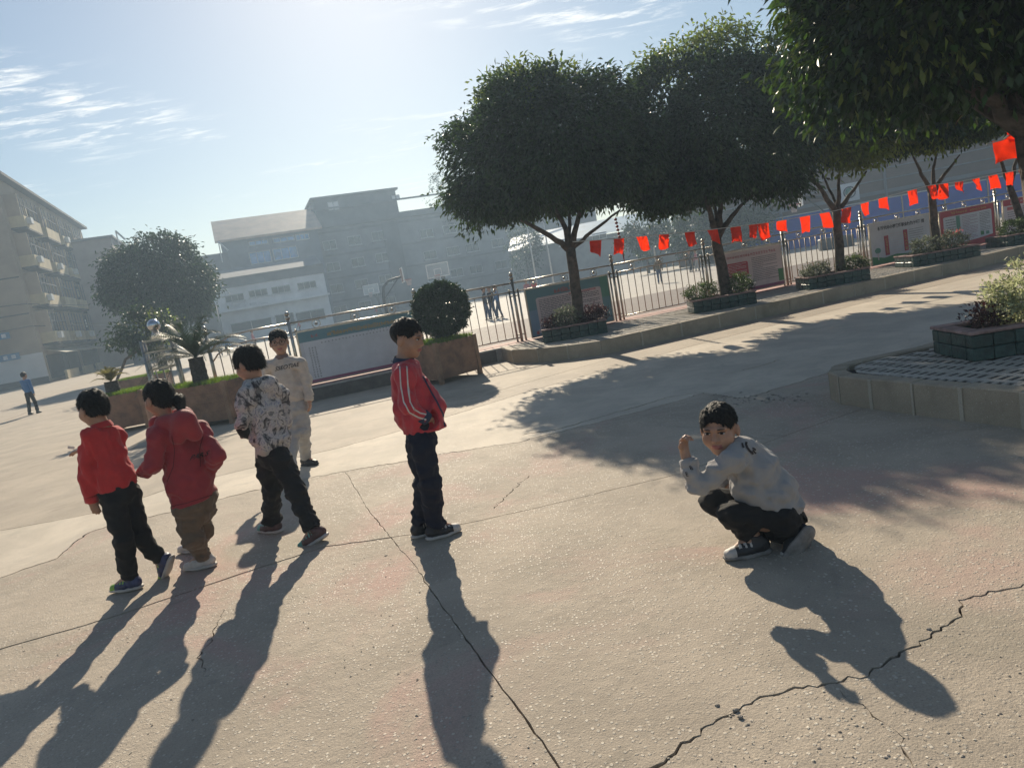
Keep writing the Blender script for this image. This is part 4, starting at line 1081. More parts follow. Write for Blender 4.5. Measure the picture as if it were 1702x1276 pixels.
shrub((4.05, 14.2, zs + .13), (.28, .25, .16), 1700, .045, M_GRN, 'green dome shrub left of the second tree trunk', 4)
shrub((4.80, 14.15, zs + .17), (.22, .22, .19), 1500, .045, M_GRN, 'taller green shrub right of the second tree trunk', 5)
shrub((6.70, 14.95, zs + .12), (.30, .25, .15), 1700, .045, M_GRY, 'greyish shrub left of the third tree trunk', 6)
shrub((7.50, 14.95, zs + .11), (.25, .25, .14), 1500, .045, M_GRN, 'green shrub right of the third tree trunk', 7)
shrub((9.72, 16.0, zs + .15), (.33, .28, .20), 1800, .05, M_GRY, 'broad silvery shrub below the green-hilled board', 8)
shrub((10.32, 16.0, zs + .17), (.25, .24, .20), 1300, .05, M_GRY, 'silvery shrub with pink flowers before the red-framed board', 9, M_PINK)
shrub((12.6, 17.05, zs + .15), (.42, .3, .2), 1900, .05, M_GRN, 'dark green shrub in the last planter at right', 10)
shrub((4.24, 5.66, ZI + .42), (.34, .20, .24), 5200, .036, M_VAR, 'white-edged variegated shrub in the near island planter', 12)
shrub((3.88, 5.68, ZI + .29), (.10, .12, .09), 600, .04, M_DKR, 'dark red-leaved tuft left of the variegated shrub', 13)
shrub((4.66, 5.62, ZI + .34), (.22, .18, .16), 1500, .04, M_VAR, 'variegated tuft at the right end of the near island planter', 14)
# ================================================================== COURT, HOOPS, BUILDINGS
GA = R(19.5); U = np.array([math.cos(GA), math.sin(GA), 0]); Vv = np.array([-math.sin(GA), math.cos(GA), 0]); GX = np.array([U, Vv, [0, 0, 1.]])
M_COURT = concrete('court_concrete', (.46, .42, .36), (.5, .47, .42), .06, (.42, .38, .33), .5, 40., .15)
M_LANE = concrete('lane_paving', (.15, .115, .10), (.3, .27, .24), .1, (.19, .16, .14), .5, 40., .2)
def sheet(name, pts, z, m_): return tag(MB().add([(p[0], p[1], z) for p in pts], [tuple(range(len(pts)))]).build(name, m_), kind='structure')
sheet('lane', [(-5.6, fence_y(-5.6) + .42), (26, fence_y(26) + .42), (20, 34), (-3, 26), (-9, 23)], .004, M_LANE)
sheet('sports_court', [(-9, 23), (-3, 26), (20, 34), (26, 24), (60, 40), (45, 95), (-20, 100), (-30, 60)], .006, M_COURT)
M_LINE = mat('court_line', (.6, .6, .58), .7, .1, 10, 0)
def court_line(a, b): 
    a = np.array([*a, 0.]); b = np.array([*b, 0.]); d = unit(b - a); n_ = np.array([-d[1], d[0], 0]) * .04
    return MB().add([(*(a + n_)[:2], .011), (*(a - n_)[:2], .011), (*(b - n_)[:2], .011), (*(b + n_)[:2], .011)], [(0, 1, 2, 3)])
crt = bpy.data.objects['sports_court']
for a, b in (((-2, 30), (16, 36.5)), ((16, 36.5), (7, 62)), ((-2, 30), (-11, 56)), ((-11, 56), (7, 62)), ((2.5, 43), (11.5, 46))): court_line(a, b).build('line_marking', M_LINE, crt)
M_GLASS = mat('window_glass', (.05, .065, .08), .12, .3, .6, 0, spec=.6)
M_GLASSB = mat('window_blue', (.12, .34, .66), .2, .25, .8, 0, spec=.6)
M_FRAME = mat('window_frame', (.55, .56, .56), .5, .1, 5, 0)
def on_plane(x, y, P, n_):
    """pixel -> point on a vertical plane"""
    r = ray(x, y); o = np.array([0, 0, CAM_H]); t = np.dot(n_, P - o) / np.dot(n_, r); return o + r * t
class House:
    """block on the site grid; its front (towards the yard) holds windows given in pixels"""
    def __init__(s, label, xl, xr, Y, ztop, depth, wall, name='building', cat='building', dirv=U, z0=0.0, part='wall', t=None):
        s.d = dirv; s.n = np.array([dirv[1], -dirv[0], 0])
        s.A = at(xl, 500, Y); s.A[2] = 0; s.B = on_plane(xr, 480, s.A, s.n); s.B[2] = 0; s.w = np.linalg.norm(s.B - s.A); s.ax = np.array([s.d, -s.n, [0, 0, 1.]])
        s.t = t or thing(name, label, cat, (s.A + s.B) / 2); s.zt = ztop; s.depth = depth
        c = (s.A + s.B) / 2 - s.n * depth / 2; c[2] = (ztop + z0) / 2
        s.wall = MB().box(c, (s.w, depth, ztop - z0), s.ax).build(part, wall, s.t)
    def win(s, x0, y0, x1, y1, pane=None, mull=2, sill=True, frame=None, gr=.07):
        a, b = on_plane(x0, y1, s.A, s.n), on_plane(x1, y0, s.A, s.n); w = abs(float((b - a) @ s.d)); h = b[2] - a[2]
        c = (a + b) / 2 + s.n * .03
        f = MB()
        for px, pz, sx, sz in ((0, h / 2, w + gr, gr), (0, -h / 2, w + gr, gr), (-w / 2, 0, gr, h - gr), (w / 2, 0, gr, h - gr)): f.box(c + s.d * px + [0, 0, pz], (sx, .14, sz), s.ax)
        for k in range(1, mull): f.box(c + s.d * (-w / 2 + w * k / mull), (gr * .7, .12, h - gr), s.ax)
        o = f.build('window', frame or M_FRAME, s.t)
        MB().box(c - s.n * .01, (w - gr * .5, .04, h - gr * .5), s.ax).build('pane', pane or M_GLASS, o)
        if sill: MB().box(c + s.n * .09 - np.array([0, 0, h / 2 + .09]), (w + .3, .22, .07), s.ax).build('sill', M_FRAME, o)
    def box(s, name, x0, x1, z0, z1, proud, thick, m_):
        """band in front of the wall between pixel columns"""
        a, b = on_plane(x0, 480, s.A, s.n), on_plane(x1, 480, s.A, s.n); c = (a + b) / 2 + s.n * (proud + thick / 2); c[2] = (z0 + z1) / 2
        return MB().box(c, (np.linalg.norm((b - a)[:2]), thick, z1 - z0), s.ax).build(name, m_, s.t)
    def z(s, x, y): return on_plane(x, y, s.A, s.n)[2]
M_GREYW = mat('grey_render', (.24, .245, .26), .9, .15, .5, .1, 8)
M_GREYD = mat('grey_dark_render', (.15, .155, .17), .9, .15, .5, .1, 8)
M_WHITEW = mat('white_render', (.76, .76, .76), .85, .1, .5, .1, 8)
M_PEACH = mat('peach_roof_sheet', (.62, .44, .32), .6, .12, .6, .1, 8)
# main grey teaching block, 100 m away
H1 = House('long grey four-storey block across the far end of the court', 544, 1010, 104, 0.1, 14, M_GREYW)
zt = H1.z(700, 352); bpy.data.objects.remove(H1.wall); 
c = (H1.A + H1.B) / 2 - H1.n * 7; MB().box((c[0], c[1], zt / 2), (H1.w, 14, zt), H1.ax).build('wall', M_GREYW, H1.t)
H1.box('cornice', 544, 1010, zt - .5, zt + .35, .0, .5, M_GREYD)
a, b = on_plane(535, 400, H1.A, H1.n), on_plane(674, 400, H1.A, H1.n); zk = H1.z(600, 321); cc = (a + b) / 2 - H1.n * 5
MB().box((cc[0], cc[1], (zt + zk) / 2), (np.linalg.norm((b - a)[:2]), 9, zk - zt), H1.ax).build('roof_storey', M_GREYD, H1.t)
MB().box((cc[0], cc[1], zk + .1), (np.linalg.norm((b - a)[:2]) + .8, 9.8, .25), H1.ax).build('roof_slab', M_GREYW, H1.t)
for x0, y0, x1, y1 in ((547, 336, 552, 350), (556, 335, 561, 349), (652, 325, 656, 332), (659, 324, 663, 331)): H1.win(x0, y0, x1, y1, M_WHITEW, 1, False)
for x0 in (539, 580, 620): 
    for r_ in range(4):
        y0 = 402 + (0 if r_ == 0 else r_ * 36) - (x0 - 539) * .19 - 3; xx = x0 + r_ * 6
        H1.win(xx, y0, xx + 18, y0 + 17, None, 2)
for x0 in (700, 738, 770, 812, 850):
    for r_ in range(3):
        y0 = 404 + r_ * 36 - (x0 - 700) * .18 - 24; xx = x0 + r_ * 6
        H1.win(xx, y0, xx + 18, y0 + 16, None, 2)
H1.box('stair_recess', 655, 682, .5, zt - .8, .02, .1, M_GREYD)  # dark panel on the wall face stands in for a shaded recess
for k in range(5): H1.box('floor_band', 545, 1008, 3.3 * k + 3.0, 3.3 * k + 3.25, .003, .12, M_GREYD)
# peach-roofed block
H2 = House('grey block with a sloping peach roof and blue windows, left of the tall block', 388, 548, 97, .1, 10, M_GREYD); bpy.data.objects.remove(H2.wall)
zw = H2.z(430, 392); zr = H2.z(430, 368); c = (H2.A + H2.B) / 2 - H2.n * 5
MB().box((c[0], c[1], zw / 2), (H2.w, 10, zw), H2.ax).build('wall', mat('blue_grey_render', (.20, .22, .26), .9, .12, .5, .1, 8), H2.t)
e = .6; q = [H2.A - H2.d * e + H2.n * .9, H2.B + H2.d * e + H2.n * .9, H2.B + H2.d * e - H2.n * 6, H2.A - H2.d * e - H2.n * 6]
MB().add([(p[0], p[1], z_) for p, z_ in zip(q, (zw, zw, zr + 1.6, zr + 1.6))] + [(p[0], p[1], z_ - .3) for p, z_ in zip(q, (zw, zw, zr + 1.6, zr + 1.6))], [(0, 1, 2, 3), (7, 6, 5, 4), (0, 4, 5, 1), (1, 5, 6, 2), (2, 6, 7, 3), (3, 7, 4, 0)]).build('roof', M_PEACH, H2.t)
for x0, y0, x1, y1 in ((415, 398, 444, 409), (455, 392, 488, 404), (493, 388, 512, 400), (418, 416, 448, 440), (457, 409, 492, 433)): H2.win(x0, y0, x1, y1, M_GLASSB, 3, False, gr=.12)
# white two-storey building in front
H3 = House('white two-storey building with a row of windows over ground-floor openings', 355, 543, 84, .1, 9, M_WHITEW); bpy.data.objects.remove(H3.wall)
zw = H3.z(520, 456); c = (H3.A + H3.B) / 2 - H3.n * 4.5
MB().box((c[0], c[1], zw / 2), (H3.w, 9, zw), H3.ax).build('wall', M_WHITEW, H3.t)
MB().box((c[0], c[1], zw + .55), (H3.w + .3, 9.3, 1.1), H3.ax).build('parapet', M_GREYD, H3.t)
q = [H3.A + H3.n * .5, H3.B + H3.n * .5, H3.B - H3.n * 6, H3.A - H3.n * 6]
MB().add([(p[0], p[1], z_) for p, z_ in zip(q, (zw + 1.1, zw + 1.1, zw + 2.6, zw + 2.6))] + [(q[2][0], q[2][1], zw + 1.0), (q[3][0], q[3][1], zw + 1.0)], [(0, 1, 2, 3), (1, 4, 2), (0, 3, 5)]).build('roof', M_GREYD, H3.t)
for x0, y0 in ((376, 487), (415, 479), (453, 473), (496, 466)): H3.win(x0, y0, x0 + 28, y0 + 16, None, 3)
for x0, y0, w in ((386, 527, 64), (461, 519, 26), (495, 512, 43)): H3.win(x0, y0, x0 + w, y0 + 26, mat('opening_shade', (.05, .06, .065), .6, .2, .6, 0), 2, False)  # opaque dark panes stand in for the shaded interiors
zc = H3.z(450, 505); H3.box('canopy', 357, 545, zc - .12, zc + .12, 0, 1.0, M_WHITEW)
for x0 in (382, 402, 421, 440):
    c = on_plane(x0, 507, H3.A, H3.n) + H3.n * .25; MB().box(c, (.8, .4, .55), H3.ax).build('air_conditioner', M_FRAME, H3.t)
# low dark roofs left of it
H4 = House('dark low building behind the big tree, with a rooftop water heater', 338, 392, 92, .1, 8, M_GREYD); bpy.data.objects.remove(H4.wall)
zw = H4.z(365, 421); c = (H4.A + H4.B) / 2 - H4.n * 4; MB().box((c[0], c[1], zw / 2), (H4.w, 8, zw), H4.ax).build('wall', M_GREYD, H4.t)
for (x0, y0, x1, y1, Y) in ((363, 402, 366, 420, 90), (192, 384, 197, 402, 78)):
    a, b = at(x0, y0, Y), at(x1, y1, Y); e = at(x0 + 16, y0 + 14, Y)
    t = thing('water_heater', 'rooftop solar heater frame standing against the sky near ' + ('the peach roof' if x0 > 300 else 'the top of the big tree'), 'water heater', b)
    MB().tube([b - [0, 0, 1.2], a], .06, 6).build('leg', M_FRAME, t); MB().tube([a, e], .10, 8).build('tank', M_FRAME, t)
H5 = House('plain pinkish-grey house behind the big tree, left side', 140, 205, 80, .1, 10, M_GREYW); bpy.data.objects.remove(H5.wall)
zw = H5.z(160, 398); c = (H5.A + H5.B) / 2 - H5.n * 5; MB().box((c[0], c[1], zw / 2), (H5.w, 10, zw), H5.ax).build('wall', mat('pink_render', (.30, .25, .24), .9, .12, .4, .1, 8), H5.t)
MB().box((c[0], c[1], zw + .12), (H5.w + .6, 10.6, .25), H5.ax).build('roof_slab', M_GREYD, H5.t)
H6 = House('hazy grey-green rooms filling the gap under the big tree', 196, 352, 72, 4.6, 6, M_GREYD)
H6.win(214, 548, 240, 570, None, 2); H6.win(300, 540, 326, 556, None, 2)

# apartment block on the left
M_APT = mat('apartment_render', (.33, .255, .185), .9, .14, .35, .15, 6)
M_APTB = mat('balcony_parapet', (.46, .38, .23), .85, .14, .6, .1, 8)
M_APTD = mat('apartment_trim_and_shade', (.07, .065, .06), .9, .2, .5, .1, 8)  # dark trim colour; flat panels of it also paint shaded recesses
M_CREAM = mat('cream_awning', (.55, .50, .38), .7, .12, 2, .1)
ca = gp(82, 636); ca[2] = 0
apt = thing('apartment_block', 'old five-storey apartment block with caged balconies at the left edge', 'building', ca)
Lf, FH = 34.0, 3.35; ztop = FH * 5 + .9
ga = np.array([-U, Vv, [0, 0, 1.]])
fn = U                                                       # the long face looks right
MB().box(ca - U * 6.5 + Vv * Lf / 2 + [0, 0, ztop / 2], (13, Lf, ztop), GX).build('wall', M_APT, apt)
MB().box(ca - U * 6.5 + Vv * Lf / 2 + [0, 0, ztop + .12], (14.4, Lf + .8, .25), GX).build('roof_slab', M_APTD, apt)
MB().box(ca - U * 6.6 - Vv * .03 + [0, 0, 1.35], (13.4, .05, 2.7), GX).build('painted_dado', mat('white_dado', (.55, .53, .51), .8, .06, .5, .1), apt)
MB().box(ca - U * 6.6 - Vv * .08 + [0, 0, .3], (13.4, .06, .6), GX).build('plinth', M_APTD, apt)
for zz_ in (6.1, 9.2):
    MB().box(ca - U * 6.6 - Vv * .02 + [0, 0, zz_], (13.0, .05, .10), GX).build('string_course', M_APTD, apt)
def aptbox(name, s0, s1, z0, z1, p0, p1, m_, parent=None):
    c = ca + Vv * (s0 + s1) / 2 + fn * (p0 + p1) / 2; c = c.copy(); c[2] = (z0 + z1) / 2
    return MB().box(c, (p1 - p0, s1 - s0, z1 - z0), GX).build(name, m_, parent or apt)
r_ = random.Random(2)
for fl in range(5):
    z0 = FH * fl
    for s0, s1 in ((1.2, 6.6), (8.6, 13.6), (15.2, 20.2), (22.0, 27.0)):
        if fl:
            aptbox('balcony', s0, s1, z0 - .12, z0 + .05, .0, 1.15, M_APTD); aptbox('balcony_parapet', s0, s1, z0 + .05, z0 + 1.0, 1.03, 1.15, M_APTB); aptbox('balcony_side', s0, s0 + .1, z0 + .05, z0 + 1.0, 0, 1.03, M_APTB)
            for k in range(5): x = s0 + (s1 - s0) * (k + .02) / 4.05; aptbox('cage_bar', x, x + .07, z0 + 1.0, z0 + 2.75, 1.05, 1.12, M_GREYD)
            aptbox('cage_rail', s0, s1, z0 + 1.9, z0 + 1.96, 1.03, 1.02 + .1, M_GREYD); aptbox('balcony_shade_panel', s0 + .1, s1, z0 + .06, z0 + 2.85, .0, .04, M_APTD); aptbox('balcony_side', s0, s0 + .12, z0 + 1.0, z0 + 2.9, .0, 1.0, M_APT)  # flat dark sheet at the wall paints the shade inside the balcony
            for k in range(2):
                x = s0 + .4 + (s1 - s0) * .48 * k; w = aptbox('window', x, x + 1.7, z0 + 1.05, z0 + 2.5, .0, .08, M_FRAME); aptbox('pane', x + .08, x + 1.62, z0 + 1.12, z0 + 2.42, .06, .1, M_GLASS, w)
                if r_.random() < .5: aptbox('hanging_laundry', x + .2, x + .9, z0 + 1.5, z0 + 2.3, .6, .66, r_.choice([M_WHITEW, M_APTB, M_GREYD]))
            if r_.random() < .8: aptbox('air_conditioner', s0 + .6, s0 + 1.4, z0 + .35, z0 + .9, 1.16, 1.5, M_FRAME)
        else:
            aptbox('shop_shade_panel', s0, s1, .3, 2.4, .0, .06, M_APTD)  # flat dark panel painted in for the shade under the awning
            c = ca + Vv * (s0 + s1) / 2 + fn * .8 + np.array([0, 0, 2.62]); a2 = np.array([unit(U + np.array([0, 0, -.35])), Vv, unit(np.array([0, 0, 1.]) + U * .35)])
            MB().box(c, (1.6, s1 - s0 - .4, .06), a2).build('awning', M_CREAM, apt)
            aptbox('low_wall', s0 + .3, s1 - .3, 0, .8, 1.0, 1.2, M_APTB)
    for s0 in (6.9, 20.6): aptbox('stair_recess', s0, s0 + 1.4, z0 + .2, z0 + 2.9, 0, .05, M_APTD)  # dark panels on the wall stand for the shaded stair bays
for k, zc_ in enumerate((4.55, 2.72)):
    c = ca - U * (2.6 - .3 * k) - Vv * .12 + np.array([0, 0, zc_]); MB().box(c, (1.5, .06, .55), GX).build('blue_plate', mat('blue_plate', (.05, .16, .30), .5, .1, 3, 0), apt)
    for q in (-.3, .3): MB().box(c - Vv * .034 + U * q, (.32, .008, .32), GX).build('white_mark', M_FRAME, apt)
for k, (za, zb) in enumerate(((7.4, 6.9), (5.1, 5.0))):
    MB().tube([ca - U * 14 - Vv * .3 + [0, 0, za], ca - U * 6 - Vv * .3 + [0, 0, za - .25], ca - U * .2 - Vv * .3 + [0, 0, zb], ca + U * 6 + Vv * 12 + [0, 0, zb - .9], ca + U * 14 + Vv * 20 + [0, 0, zb]], .035, 6).build('cable', M_APTD, apt)
# far end wing
MB().box(ca - U * 5 + Vv * (Lf + 8) + [0, 0, 7.2], (12, 14, 14.4), GX).build('rear_wing', mat('pink_render', (.3, .25, .24)), apt)

# right side: blue hoarding, long brown building, dark wall
M_BLUE = mat('blue_hoarding', (.012, .07, .42), .5, .15, .6, .1, 8)
M_BROWN = mat('brown_render', (.19, .14, .115), .9, .14, .35, .15, 6)
dR = unit(np.array([.92, -.28, 0]))
A0 = gp(1245, 427); A0[2] = 0
hd = thing('blue_hoarding', 'long blue painted wall along the right side of the court', 'wall', A0 + dR * 20)
hn = np.array([dR[1], -dR[0], 0]); hax = np.array([dR, -hn, [0, 0, 1.]])
for k in range(15):
    c = A0 + dR * (3.0 * k + 1.5); MB().box((c[0], c[1], 1.35), (2.97, .10, 2.7), hax).build('panel', M_BLUE, hd)
    c = A0 + dR * (3.0 * k) + hn * .08; MB().box((c[0], c[1], 1.4), (.09, .08, 2.8), hax).build('post', M_STEELD, hd)
MB().box(A0 + dR * 22 + [0, 0, 2.76], (45, .16, .08), hax).build('top_rail', M_FRAME, hd)
H7 = thing('brown_building', 'long grey-brown building above the blue wall on the right', 'building', A0 + dR * 20 - hn * 4)
MB().box(A0 + dR * 24 - hn * 8 + [0, 0, 4.6], (60, 9, 9.2), hax).build('wall', M_BROWN, H7)
for z_ in (3.4, 6.6): MB().box(A0 + dR * 24 - hn * 3.42 + [0, 0, z_], (60, .12, .3), hax).build('floor_band', M_GREYW, H7)
for z_ in (4.4, 5.3): MB().tube([A0 - dR * 5 - hn * 3.36 + [0, 0, z_], A0 + dR * 52 - hn * 3.36 + [0, 0, z_]], .06, 6).build('wall_pipe', M_GREYW, H7)
c = on_plane(1411, 320, A0 - hn * 3.3, hn); ac = MB().box(c, (1.5, .5, 1.5), hax).build('air_conditioner', M_WHITEW, H7)
MB().ring(c + hn * .27, .45, .06, dR, (0, 0, 1), 14, 5).build('fan_ring', M_GREYD, ac); MB().ball(c + hn * .26, .38, 12, 6, sc=(1, .2, 1)).build('fan', mat('ac_fan', (.05, .22, .18), .5, .2, 5, 0), ac)
for x in (1290, 1470): 
    c = on_plane(x, 290, A0 - hn * 3.3, hn); MB().tube([(c[0], c[1], 0), (c[0], c[1], c[2] + 1.5)], .12, 8).build('drain_pipe', M_GREYW, H7)
A1 = gp(880, 472); A1[2] = 0; B1_ = A0 - dR * .3
dw = thing('dark_boundary_wall', 'dark grey-green boundary wall beyond the court, behind the flags', 'wall', (A1 + B1_) / 2)
d_ = unit(B1_ - A1); n_ = np.array([d_[1], -d_[0], 0]); wl = np.linalg.norm(B1_ - A1)
MB().box((A1 + B1_) / 2 + [0, 0, 1.7], (wl, .4, 3.4), np.array([d_, -n_, [0, 0, 1.]])).build('wall', mat('dark_wall', (.075, .085, .085), .9, .2, .5, .1), dw)
MB().box((A1 + B1_) / 2 + [0, 0, 3.48], (wl, .6, .16), np.array([d_, -n_, [0, 0, 1.]])).build('coping', M_GREYD, dw)
H8 = House('low grey building with a light blue roof behind the first tree trunk', 860, 1130, 92, 5.2, 10, M_GREYW, dirv=unit(np.array([.98, -.1, 0])))
c = (H8.A + H8.B) / 2; q = [H8.A + H8.n * .8, H8.B + H8.n * .8, H8.B - H8.n * 9, H8.A - H8.n * 9]
MB().add([(p[0], p[1], z_) for p, z_ in zip(q, (5.3, 5.3, 7.6, 7.6))], [(0, 1, 2, 3)]).build('roof', mat('pale_blue_roof', (.22, .36, .48), .5, .12, .5, .1), H8.t)
for x0 in (880, 930, 985, 1040, 1090): H8.win(x0, 404 - (x0 - 880) * .18, x0 + 22, 418 - (x0 - 880) * .18)
for x0, x1, y0, y1 in ((874, 890, 355, 458), (903, 917, 352, 452), (1077, 1085, 348, 400)):
    a = at(x1, y1, 70); a[2] = 0; zt_ = at(x0, y0, 70)[2]; t = thing('flagpole', 'slim grey pole %s' % ('left of the first tree trunk' if x0 < 880 else 'just left of the first tree trunk, the taller' if x0 < 1000 else 'behind the red flags'), 'pole', a, 'slim poles beyond the court')
    MB().tube([a, (a[0], a[1], zt_)], [.09, .05], 8).build('shaft', M_FRAME, t, smooth=True); MB().box((a[0], a[1], .15), (.5, .5, .3)).build('foot', M_GREYW, t, bevel=.02); MB().ball((a[0], a[1], zt_ + .06), .09, 8, 6).build('cap', M_FRAME, t)

# basketball hoops
M_PAD = mat('hoop_dark_paint', (.05, .06, .07), .5, .2, 5, 0); M_RIMR = mat('hoop_red', (.45, .08, .06), .5, .1, 5, 0); M_NET = mat('hoop_net', (.5, .42, .42), .8, .1, 5, 0)
M_BRD = mat('clear_board', (.42, .47, .50), .15, .08, 3, 0, spec=.6)
def hoop(base, face, label, s=1.0, board_m=None):
    """face: direction the board looks"""
    b = np.array([base[0], base[1], 0.]); f = unit(np.array([face[0], face[1], 0])); sd = np.array([-f[1], f[0], 0]); ax = np.array([sd, f, [0, 0, 1.]])
    t = thing('basketball_hoop', label, 'basketball hoop', b, 'basketball hoops on the court')
    MB().box(b + [0, 0, .35], (1.0, 1.9, .7), ax).build('base', M_PAD, t, bevel=.05)
    P = [b + [0, 0, .5], b + [0, 0, 2.1], b + f * .15 + [0, 0, 2.8], b + f * .6 + [0, 0, 3.2], b + f * 1.6 + [0, 0, 3.35]]
    MB().tube(P, [.13, .12, .11, .10, .09], 8).build('arm', M_PAD, t, smooth=True); MB().tube([b + f * .05 + [0, 0, 1.9], b + f * 1.3 + [0, 0, 3.2]], .045, 6).build('brace', M_PAD, t)
    c = b + f * 1.7 + [0, 0, 3.45]
    bd = MB().box(c, (1.8, .04, 1.05), ax).build('backboard', board_m or M_BRD, t)
    fr = MB()
    for px, pz, sx, sz in ((0, .525, 1.86, .06), (0, -.525, 1.86, .06), (-.9, 0, .06, .99), (.9, 0, .06, .99)): fr.box(c + sd * px + [0, 0, pz], (sx, .08, sz), ax)
    for px, pz, sx, sz in ((0, .10, .63, .05), (0, -.35, .63, .05), (-.29, -.125, .05, .40), (.29, -.125, .05, .40)): fr.box(c + f * .03 + sd * px + [0, 0, pz], (sx, .02, sz), ax)
    fr.build('board_frame', mat('board_white', (.85, .85, .83), .5, .05, 5, 0), bd)
    rc_ = c + f * .42 - np.array([0, 0, .40]); rm_ = MB().ring(rc_, .225, .018, f, sd, 18, 6); rm_.tube([rc_ - f * .4, rc_ - f * .22], .025, 6); rm_.build('rim', M_RIMR, t, smooth=True)
    nt2 = MB()
    for k in range(12):
        a = k * math.pi / 6; q = [rc_ + (f * math.cos(a + s_ * .5 * z_) + sd * math.sin(a + s_ * .5 * z_)) * (.225 - .09 * z_) - np.array([0, 0, .45 * z_]) for s_ in (1,) for z_ in (0, .5, 1)]
        nt2.tube(q, .008, 4)
        q = [rc_ + (f * math.cos(a - .5 * z_) + sd * math.sin(a - .5 * z_)) * (.225 - .09 * z_) - np.array([0, 0, .45 * z_]) for z_ in (0, .5, 1)]; nt2.tube(q, .008, 4)
    nt2.build('net', M_NET, t)
    return t
def hoop_at(px, py, Y, face, label, bm=None):
    c = at(px, py, Y); f = unit(np.array([face[0], face[1], 0])); hoop((c[0] - f[0] * 1.7, c[1] - f[1] * 1.7), face, label, 1, bm)
hoop_at(616, 478, 82, (-.2, -1), 'far hoop with a small clear backboard facing the yard, left one')
hoop_at(727, 447, 58, (-.2, -1), 'hoop with a larger clear backboard facing the yard, above the ball bush')
hoop_at(668, 457, 55, (.95, .2), 'hoop seen edge-on with bent dark arm and pinkish net', mat('board_edge', (.35, .22, .19), .6, .1, 4, 0))
hoop_at(1330, 330, 44, (-.95, .3), 'hoop by the blue wall, partly hidden by the third tree')
# ================================================================== PEOPLE
def skinmat(name, col):
    m_ = mat(name, col, .5, .10, 14, .06, 120)
    b = m_.node_tree.nodes['Principled BSDF']; _s(b, 'Subsurface Weight', .18); _s(b, 'Subsurface Radius', (.012, .005, .003)); _s(b, 'Subsurface Scale', 1.0)
    return m_
M_SKIN = skinmat('skin', (.42, .24, .16)); M_LIP = skinmat('lips', (.36, .13, .11))
M_HAIR = mat('black_hair', (.011, .010, .010), .55, .4, 60, .7, 220, spec=.3)
M_BUZZ = mat('cropped_hair', (.035, .027, .023), .7, .35, 150, .4, 250)
M_EYE = mat('eye_dark', (.015, .012, .010), .2, .1, 10, 0); M_EYEW = mat('eye_white', (.55, .52, .48), .3, .05, 10, 0)
def cloth(name, col, var=.07, rough=.85, bump=.3, bs=220): return mat(name, col, rough, var, 22, bump, bs, sheen=.2 if max(col) > .1 else .02)
def hand_sdf(sd, w, d, n, s=1.0, curl=.5, thumb=1, k=.006):
    d = unit(d); n = unit(np.asarray(n, float) - d * float(np.dot(n, d))); sv = np.cross(d, n) * thumb
    sd.cone(w - d * .02, w + d * .015 * s, .019 * s, .017 * s, k=.012)
    for i in range(4):
        o = (1.5 - i) * .0125 * s; kn = w + d * (.058 - .004 * abs(i - 1)) * s + sv * o
        sd.cone(w + d * .012 * s + sv * o * .7, kn, .0115 * s, .0095 * s, k=.010)
        L_ = (.9, 1.0, .94, .74)[i] * s; p = kn; a = 0.0; r0 = .0080 * s
        for j, sl in enumerate((.030, .020, .016)):
            a += curl * (.75, 1.0, .7)[j]; q = p + (d * math.cos(a) + n * math.sin(a)) * sl * L_ + sv * o * .06
            sd.cone(p, q, r0, r0 * .9, k=.003); p = q; r0 *= .9
    p = w + d * .014 * s + sv * .016 * s; q = p + unit(d * .6 + sv * .8 + n * .35) * .030 * s; e = q + unit(d * .9 + sv * .15 + n * .5) * .026 * s
    sd.cone(p, q, .0115 * s, .0095 * s, k=.006); sd.cone(q, e, .0095 * s, .0078 * s, k=.004)
def bounds(pts, m): P = np.array(pts); return P.min(0) - m, P.max(0) + m
